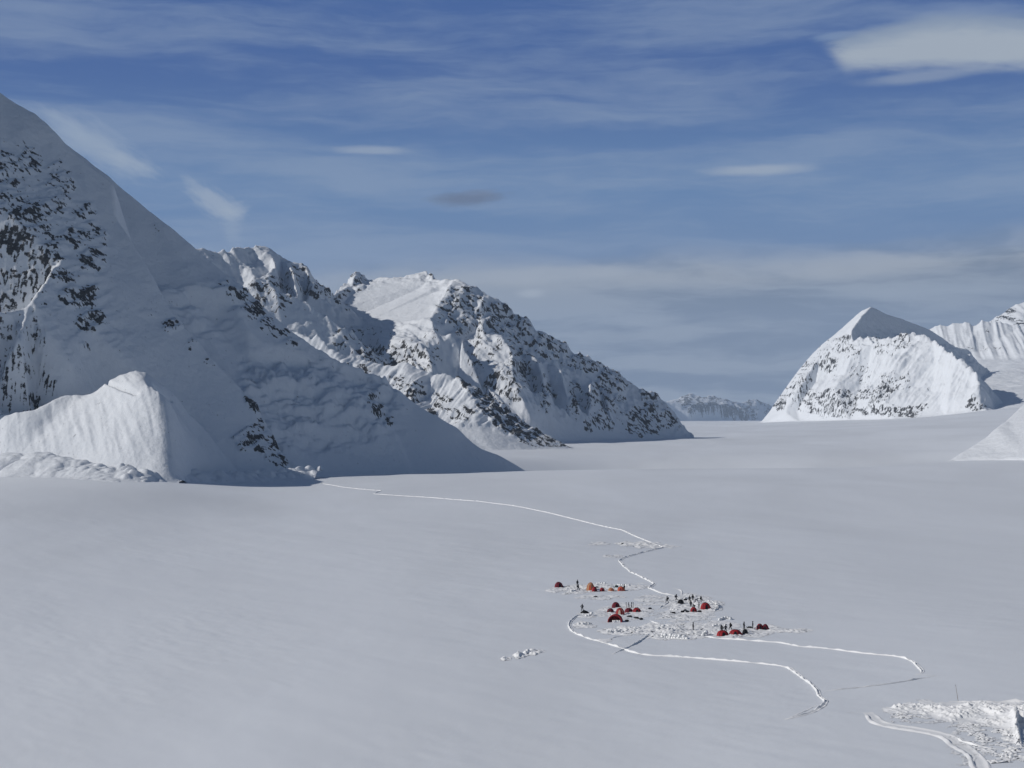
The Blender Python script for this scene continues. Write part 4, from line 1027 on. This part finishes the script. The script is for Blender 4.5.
# ------------------------------------------------------------------ trails: packed ruts between low banks
def trail(pts, w=.9, h=.32, label=None, groove=True, jit=.12, trough=False):
    P3 = [Vector(on_ground(*p)) for p in pts]
    line = []
    for a, b in zip(P3[:-1], P3[1:]):
        n = max(1, int((b-a).length/.7))
        line += [a.lerp(b, k/n) for k in range(n)]
    line.append(P3[-1])
    for _ in range(6):
        line = [line[0]]+[(line[i-1]+line[i]*2+line[i+1])/4 for i in range(1, len(line)-1)]+[line[-1]]
    s = np.arange(len(line))*.7; ph = random.uniform(0, 99)
    wob = perlin(s/9, s*0+ph, 5)*.16; hv = .72+.75*perlin(s/2.6, s*0+ph+7, 6)+.3*perlin(s/.9, s*0+ph+3, 8); wv = 1+.3*perlin(s/11, s*0+ph+17, 9)
    prof = [(-1.15, 0), (-.85, .30), (-.62, .36), (-.42, .04), (-.12, .03), (.28, .9), (.48, 1.0), (.68, .85), (1.0, 0)] if groove else [(-1, 0), (-.4, .9), (0, 1.), (.4, .9), (1, 0)]
    if trough: prof = [(-1.35, 0), (-1.12, .42), (-.95, .45), (-.78, .06), (-.2, .02), (.1, .10), (.3, .02), (.62, .06), (.82, .85), (1.0, .9), (1.4, 0)]
    co = []; k = len(prof)
    for i, p in enumerate(line):
        t = (line[min(i+1, len(line)-1)]-line[max(i-1, 0)]); t.z = 0; t.normalize(); nx, ny = t.y, -t.x
        e = min(1, i/9, (len(line)-1-i)/9); e = e*e*(3-2*e)
        for u, q in prof:
            uu = .64*wv[i]*u*w*(.6+.4*e)+wob[i]; hh = h*q*max(.2, hv[i]+random.uniform(-jit, jit))*e
            co.append((p.x+nx*uu, p.y+ny*uu, 0, hh))
    co = np.array(co); z = ground(co[:, 0], co[:, 1])+.015+co[:, 3]
    v = np.stack([co[:, 0], co[:, 1], z], 1); n = len(line)
    q = [(i*k+j, i*k+j+1, (i+1)*k+j+1, (i+1)*k+j) for i in range(n-1) for j in range(k-1)]
    o = mesh_from('path', v, q, None, TRAILSNOW, True)
    return tag(o, kind='structure')
trail([(322, 483.5), (345, 487.5), (365, 489.5), (382, 490.8), (377, 492.5), (374, 494), (400, 495.8), (430, 497.5), (480, 501.5), (515, 506), (545, 512), (570, 518), (600, 525.5), (622, 530), (645, 540), (664, 547.6),
       (640, 553.5), (624, 558), (619.5, 560.8), (624, 566), (631, 572), (640, 576), (650, 581), (655, 584), (652, 586), (649, 588), (655, 590.5), (662, 593.4), (672, 595), (680, 596.6)], .9, .42)
trail([(625, 583.6), (640, 583.2), (653, 583.8)], .4, .16, groove=False)
trail([(626, 586), (640, 585.2), (652, 585)], .4, .14, groove=False)
trail([(681, 596), (682, 592), (679, 589.5), (673, 588)], .5, .2)
trail([(672, 601.5), (665, 605.5), (657, 609.8)], .6, .36)
trail([(584, 614), (576, 617), (571, 621), (568.8, 626), (572, 631), (579, 635), (590, 639.2), (600, 641.2), (612, 645.2), (623, 648.2), (632, 652.2), (645, 655), (680, 657), (720, 660), (760, 663.4), (783, 666), (791, 669), (799, 675), (806, 680.5), (812, 684.5), (818, 691), (819.5, 696), (826.5, 701),
       (823, 706), (816, 711), (805, 715), (785, 719.5)], .75, .40)
trail([(816, 705.5), (806, 711), (790, 717)], .35, .16, groove=False)
trail([(612, 654.5), (625, 648.5), (637, 643), (645, 638), (650, 633)], .42, .36)
trail([(602, 641), (615, 637.5), (628, 634.6)], .4, .22, groove=False)
trail([(650, 620), (657, 623.5), (668, 626), (684, 628.6)], .7, .32)
trail([(700, 635.6), (715, 638), (735, 639.4), (760, 641.4), (780, 642.5), (800, 646.5), (830, 648.8), (860, 653), (890, 655.6), (904, 657.6), (914, 662), (920, 668), (923, 672), (921, 674.5), (915, 675.2)], .7, .38)
trail([(934, 676), (915, 679.5), (890, 684), (860, 687.5), (818, 691.8)], .38, .26, groove=False)
trail([(918, 674.6), (940, 675.8)], .4, .22, groove=False)
trail([(768, 629.6), (785, 631), (812, 632.4)], .6, .22)
trail([(868, 712.5), (873, 716.5), (878, 723), (895, 727), (915, 729.5), (935, 733), (950, 738), (958, 744), (970, 752), (978, 760), (984, 775)], 1.75, .34, trough=True)
trail([(945, 733), (956, 736), (962, 742), (975, 745.5), (990, 748.5), (1006, 749.6)], .5, .3)
trail([(949, 701.6), (965, 701.6), (990, 702.8), (1010, 701.4), (1030, 702.4), (1060, 702)], .7, .5)
trail([(846, 712.4), (866, 712.6)], .35, .14, groove=False)


#@@HAZE
def make_haze():
    bm = bmesh.new(); bmesh.ops.create_cube(bm, size=1)
    me = bpy.data.meshes.new('haze'); 
    for v in bm.verts: v.co = Vector((v.co.x*34000, 11500+v.co.y*27000, -420+(v.co.z+.5)*1900))
    bm.to_mesh(me); bm.free()
    m = bpy.data.materials.new('valley_air'); m.use_nodes = True
    t = m.node_tree; t.nodes.clear()
    o = t.nodes.new('ShaderNodeOutputMaterial'); v = t.nodes.new('ShaderNodeVolumePrincipled')
    v.inputs['Color'].default_value = (.62, .77, .98, 1); v.inputs['Density'].default_value = 3.3e-5; v.inputs['Anisotropy'].default_value = .0
    t.links.new(v.outputs[0], o.inputs['Volume'])
    me.materials.append(m)
    ob = bpy.data.objects.new('haze', me); COL.objects.link(ob)
    return tag(ob, kind='stuff')
make_haze()

#@@LIGHT
cam = bpy.data.cameras.new('camera'); co = bpy.data.objects.new('camera', cam); COL.objects.link(co)
co.location = (0, 0, H); co.rotation_euler = (math.pi/2, 0, 0)
cam.sensor_width = 36; cam.lens = F/1024*36; cam.shift_y = (HZ-384)/1024
cam.clip_start = .5; cam.clip_end = 60000
SC.camera = co

sun = bpy.data.lights.new('sun', 'SUN'); so = bpy.data.objects.new('sun', sun); COL.objects.link(so)
sun.energy = 5.0; sun.angle = math.radians(.5); sun.color = (1, .955, .895)
so.rotation_euler = SUNDIR.to_track_quat('Z', 'Y').to_euler()
so.location = (0, 0, 900)

w = bpy.data.worlds.new('World'); SC.world = w; w.use_nodes = True
nt = w.node_tree; nt.nodes.clear(); L = nt.links.new
out = N(nt, 'ShaderNodeOutputWorld'); bg = N(nt, 'ShaderNodeBackground'); L(bg.outputs[0], out.inputs[0])
sky = N(nt, 'ShaderNodeTexSky', sky_type='NISHITA', sun_disc=False)
sky.sun_elevation = SUN_EL
sky.sun_rotation = math.atan2(SUNDIR.x, SUNDIR.y)
sky.altitude = 2200; sky.air_density = 1.0; sky.dust_density = .3; sky.ozone_density = 3.0
SKY_K = .077; EXPO = -.79
bg.inputs['Strength'].default_value = SKY_K

# clouds: streaks, a grey deck over the valley head, a lens cloud and small wisps, laid out by azimuth and elevation
def val(x):
    if isinstance(x, (int, float)):
        return float(x)
    return x
def mth(op, a, b=None, c=None, clamp=False):
    n = nt.nodes.new('ShaderNodeMath'); n.operation = op; n.use_clamp = clamp
    for k, q in enumerate((a, b, c)):
        if q is None: continue
        if isinstance(q, (int, float)): n.inputs[k].default_value = q
        else: L(q, n.inputs[k])
    return n.outputs[0]
def ramp(x, a, b, lo=0., hi=1.):
    n = nt.nodes.new('ShaderNodeMapRange'); n.interpolation_type = 'SMOOTHSTEP'
    L(x, n.inputs[0]); n.inputs[1].default_value = a; n.inputs[2].default_value = b; n.inputs[3].default_value = lo; n.inputs[4].default_value = hi
    return n.outputs[0]
def noise(vec, scale, detail=4, rough=.55):
    n = N(nt, 'ShaderNodeTexNoise', i_Scale=scale, i_Detail=float(detail), i_Roughness=rough); L(vec, n.inputs['Vector']); return n.outputs['Fac']
def comb(a, b, c=0.0):
    n = nt.nodes.new('ShaderNodeCombineXYZ')
    for k, q in enumerate((a, b, c)):
        if isinstance(q, (int, float)): n.inputs[k].default_value = q
        else: L(q, n.inputs[k])
    return n.outputs[0]
def mixc(f, a, b):
    n = nt.nodes.new('ShaderNodeMix'); n.data_type = 'RGBA'
    if isinstance(f, (int, float)): n.inputs[0].default_value = f
    else: L(f, n.inputs[0])
    for k, q in ((6, a), (7, b)):
        if isinstance(q, tuple): n.inputs[k].default_value = (*q, 1)
        else: L(q, n.inputs[k])
    return n.outputs[2]
tc = nt.nodes.new('ShaderNodeTexCoord')
sp = nt.nodes.new('ShaderNodeSeparateXYZ'); L(tc.outputs['Generated'], sp.inputs[0])
DEG = 180/math.pi
AZ = mth('MULTIPLY', mth('ARCTAN2', sp.outputs[0], sp.outputs[1]), DEG)
EL = mth('MULTIPLY', mth('ARCSINE', sp.outputs[2]), DEG)
def azel(px, py):
    x = (px-512)/F; z = (HZ-py)/F
    return math.degrees(math.atan(x)), math.degrees(math.atan(z/math.hypot(1, x)))
KP = math.degrees(1/F)
front = ramp(mth('ABSOLUTE', AZ), 75., 30.)
wn = noise(comb(mth('MULTIPLY', AZ, .12), mth('MULTIPLY', EL, .5)), 1.0, 4)
ELw = mth('ADD', EL, mth('MULTIPLY', mth('SUBTRACT', wn, .5), 1.6))
col = mixc(1.0, sky.outputs[0], sky.outputs[0])
K = 1/SKY_K
def c3(r, g, b):
    f = lambda v: ((v/255+.055)/1.055)**2.4 if v > 10 else v/3294
    e = 2**-EXPO
    return (f(r)*e*K, f(g)*e*K, f(b)*e*K)
SKYTOP, SKYMID, SKYLOW = c3(50, 88, 150), c3(82, 119, 166), c3(104, 127, 160)
grad = mixc(ramp(EL, 2., 8.5), SKYLOW, mixc(ramp(EL, 7.5, 13.), SKYMID, SKYTOP))
col = mixc(mth('MULTIPLY', front, ramp(EL, 32., 14.)), col, grad)
# thin streaks
st = noise(comb(mth('MULTIPLY', AZ, .055), mth('MULTIPLY', ELw, .55), 3.1), 1.0, 5, .6)
st2 = noise(comb(mth('MULTIPLY', AZ, .22), mth('MULTIPLY', ELw, 1.3), 7.7), 1.0, 6, .62)
band = mth('MULTIPLY', ramp(mth('ADD', mth('MULTIPLY', st, .7), mth('MULTIPLY', st2, .3)), .40, .66), mth('MULTIPLY', front, ramp(EL, 30., 16.)))
col = mixc(mth('MULTIPLY', band, .55), col, c3(138, 156, 181))
# the grey deck above the valley
deck_edge = mth('ADD', ELw, mth('MULTIPLY', AZ, -.035))
dk = mth('MULTIPLY', ramp(deck_edge, 5.9, 4.3), front)
dn = noise(comb(mth('MULTIPLY', AZ, .10), mth('MULTIPLY', ELw, .85), 1.3), 1.0, 5, .6)
deckcol = mixc(ramp(dn, .40, .60), c3(98, 113, 134), c3(138, 148, 161))
deckcol = mixc(mth('MULTIPLY', ramp(deck_edge, 3.7, 5.0), ramp(noise(comb(mth('MULTIPLY', AZ, .3), mth('MULTIPLY', ELw, .9), 4.3), 1.0, 4), .3, .6)), deckcol, c3(166, 171, 177))
col = mixc(mth('MULTIPLY', dk, ramp(AZ, -14., -2., .25, 1.0)), col, deckcol)
def puff(px, py, rx, ry, colr, op, tilt=0.0, ns=1.0, seed=0.0, amp=1.0, soft=(1.05, .25)):
    global col
    a0, e0 = azel(px, py)
    da = mth('SUBTRACT', AZ, a0); de = mth('SUBTRACT', EL, e0)
    ct, sn = math.cos(math.radians(tilt)), math.sin(math.radians(tilt))
    u = mth('ADD', mth('MULTIPLY', da, ct), mth('MULTIPLY', de, sn)); v = mth('SUBTRACT', mth('MULTIPLY', de, ct), mth('MULTIPLY', da, sn))
    nn = noise(comb(mth('MULTIPLY', u, ns*.55), mth('MULTIPLY', v, ns*1.9), seed), 1.0, 5, .6)
    q = mth('ADD', mth('POWER', mth('ABSOLUTE', mth('DIVIDE', u, rx*KP)), 2.0), mth('POWER', mth('ABSOLUTE', mth('DIVIDE', v, ry*KP)), 2.0))
    q = mth('ADD', mth('SQRT', q), mth('MULTIPLY', mth('SUBTRACT', nn, .5), amp))
    m = mth('MULTIPLY', mth('MULTIPLY', ramp(q, soft[0], soft[1]), op), front)
    col = mixc(m, col, colr)
# the lens cloud, flat below and gently arched above
tanaz = mth('TANGENT', mth('DIVIDE', AZ, DEG)); PX = mth('MULTIPLY_ADD', tanaz, F, 512.0)
PY = mth('SUBTRACT', HZ, mth('MULTIPLY', mth('DIVIDE', mth('TANGENT', mth('DIVIDE', EL, DEG)), mth('COSINE', mth('DIVIDE', AZ, DEG))), F))
lensv = comb(mth('MULTIPLY', PX, .016), mth('MULTIPLY', PY, .075), 2.7)
ln1 = mth('SUBTRACT', noise(lensv, 1.0, 6, .62), .5); ln2 = mth('SUBTRACT', noise(comb(mth('MULTIPLY', PX, .05), mth('MULTIPLY', PY, .2), 5.1), 1.0, 5, .6), .5)
rag = mth('ADD', mth('MULTIPLY', ln1, 16.0), mth('MULTIPLY', ln2, 7.0))
ltop = ramp(PX, 812., 950., 36., 13.5); lbot = ramp(PX, 812., 848., 46., 70.)
lens = mth('MULTIPLY', ramp(mth('ADD', mth('SUBTRACT', PY, ltop), mth('MULTIPLY', rag, .55)), -4., 9.), ramp(mth('SUBTRACT', lbot, mth('ADD', PY, mth('MULTIPLY', rag, .9))), -6., 13.))
lens = mth('MULTIPLY', mth('MULTIPLY', lens, ramp(mth('ADD', PX, mth('MULTIPLY', rag, 2.5)), 812., 850., .0, 1.)), front)
core = ramp(mth('ADD', mth('SUBTRACT', PY, ltop), mth('MULTIPLY', rag, 1.1)), 6., 24.)
col = mixc(mth('MULTIPLY', lens, .95), col, mixc(core, c3(134, 150, 172), c3(164, 174, 185)))
puff(832, 36, 26, 5, c3(122, 144, 176), .6, 6, 2.0, 9.2, .7)
puff(920, 77, 75, 8, c3(135, 150, 175), .7, 3, 1.0, 3.2, .6)
puff(96, 146, 66, 22, c3(152, 167, 186), .62, -28, 1.6, 4.4, 1.25, (1.15, .2))
puff(128, 162, 34, 9, c3(160, 173, 189), .5, -22, 2.2, 4.9, 1.2, (1.1, .2))
puff(70, 128, 30, 10, c3(150, 166, 187), .4, -30, 2.0, 4.1, 1.2, (1.1, .2))
puff(214, 202, 36, 14, c3(158, 171, 188), .72, -34, 2.2, 5.3, 1.3, (1.15, .25))
puff(233, 212, 20, 11, c3(160, 173, 189), .6, 8, 2.4, 5.6, 1.2, (1.1, .2))
puff(232, 232, 12, 18, c3(146, 162, 183), .4, 10, 2.2, 5.9, 1.2, (1.1, .1))
puff(466, 199, 50, 9, c3(88, 103, 132), .9, 3, 1.7, 6.1, 1.0)
puff(478, 193, 26, 5, c3(104, 119, 148), .5, 3, 2.0, 6.4, 1.0)
puff(370, 150, 52, 5.5, c3(150, 164, 184), .7, 0, 1.2, 7.2, .7)
puff(760, 170, 68, 7, c3(158, 170, 186), .75, 1, 1.2, 8.1, .6)
puff(533, 293, 20, 6, c3(168, 175, 184), .8, 5, 2.0, 8.8, .9)
puff(640, 320, 60, 9, c3(152, 161, 172), .6, 0, 1.5, 9.8, 1.0)
puff(850, 352, 90, 8, c3(146, 156, 170), .4, 0, 1.2, 12.8, 1.0)
puff(920, 290, 130, 12, c3(146, 157, 170), .6, 2, .8, 10.8, .9)
puff(560, 274, 130, 11, c3(162, 169, 178), .65, 2, .8, 11.8, .9)
L(col, bg.inputs['Color'])


SC.view_settings.view_transform = 'Standard'; SC.view_settings.look = 'None'
SC.view_settings.exposure = EXPO; SC.view_settings.gamma = 1; SC.view_settings.use_curve_mapping = False
SC.cycles.max_bounces = 5; SC.cycles.diffuse_bounces = 3; SC.cycles.volume_bounces = 1
SC.cycles.use_denoising = True
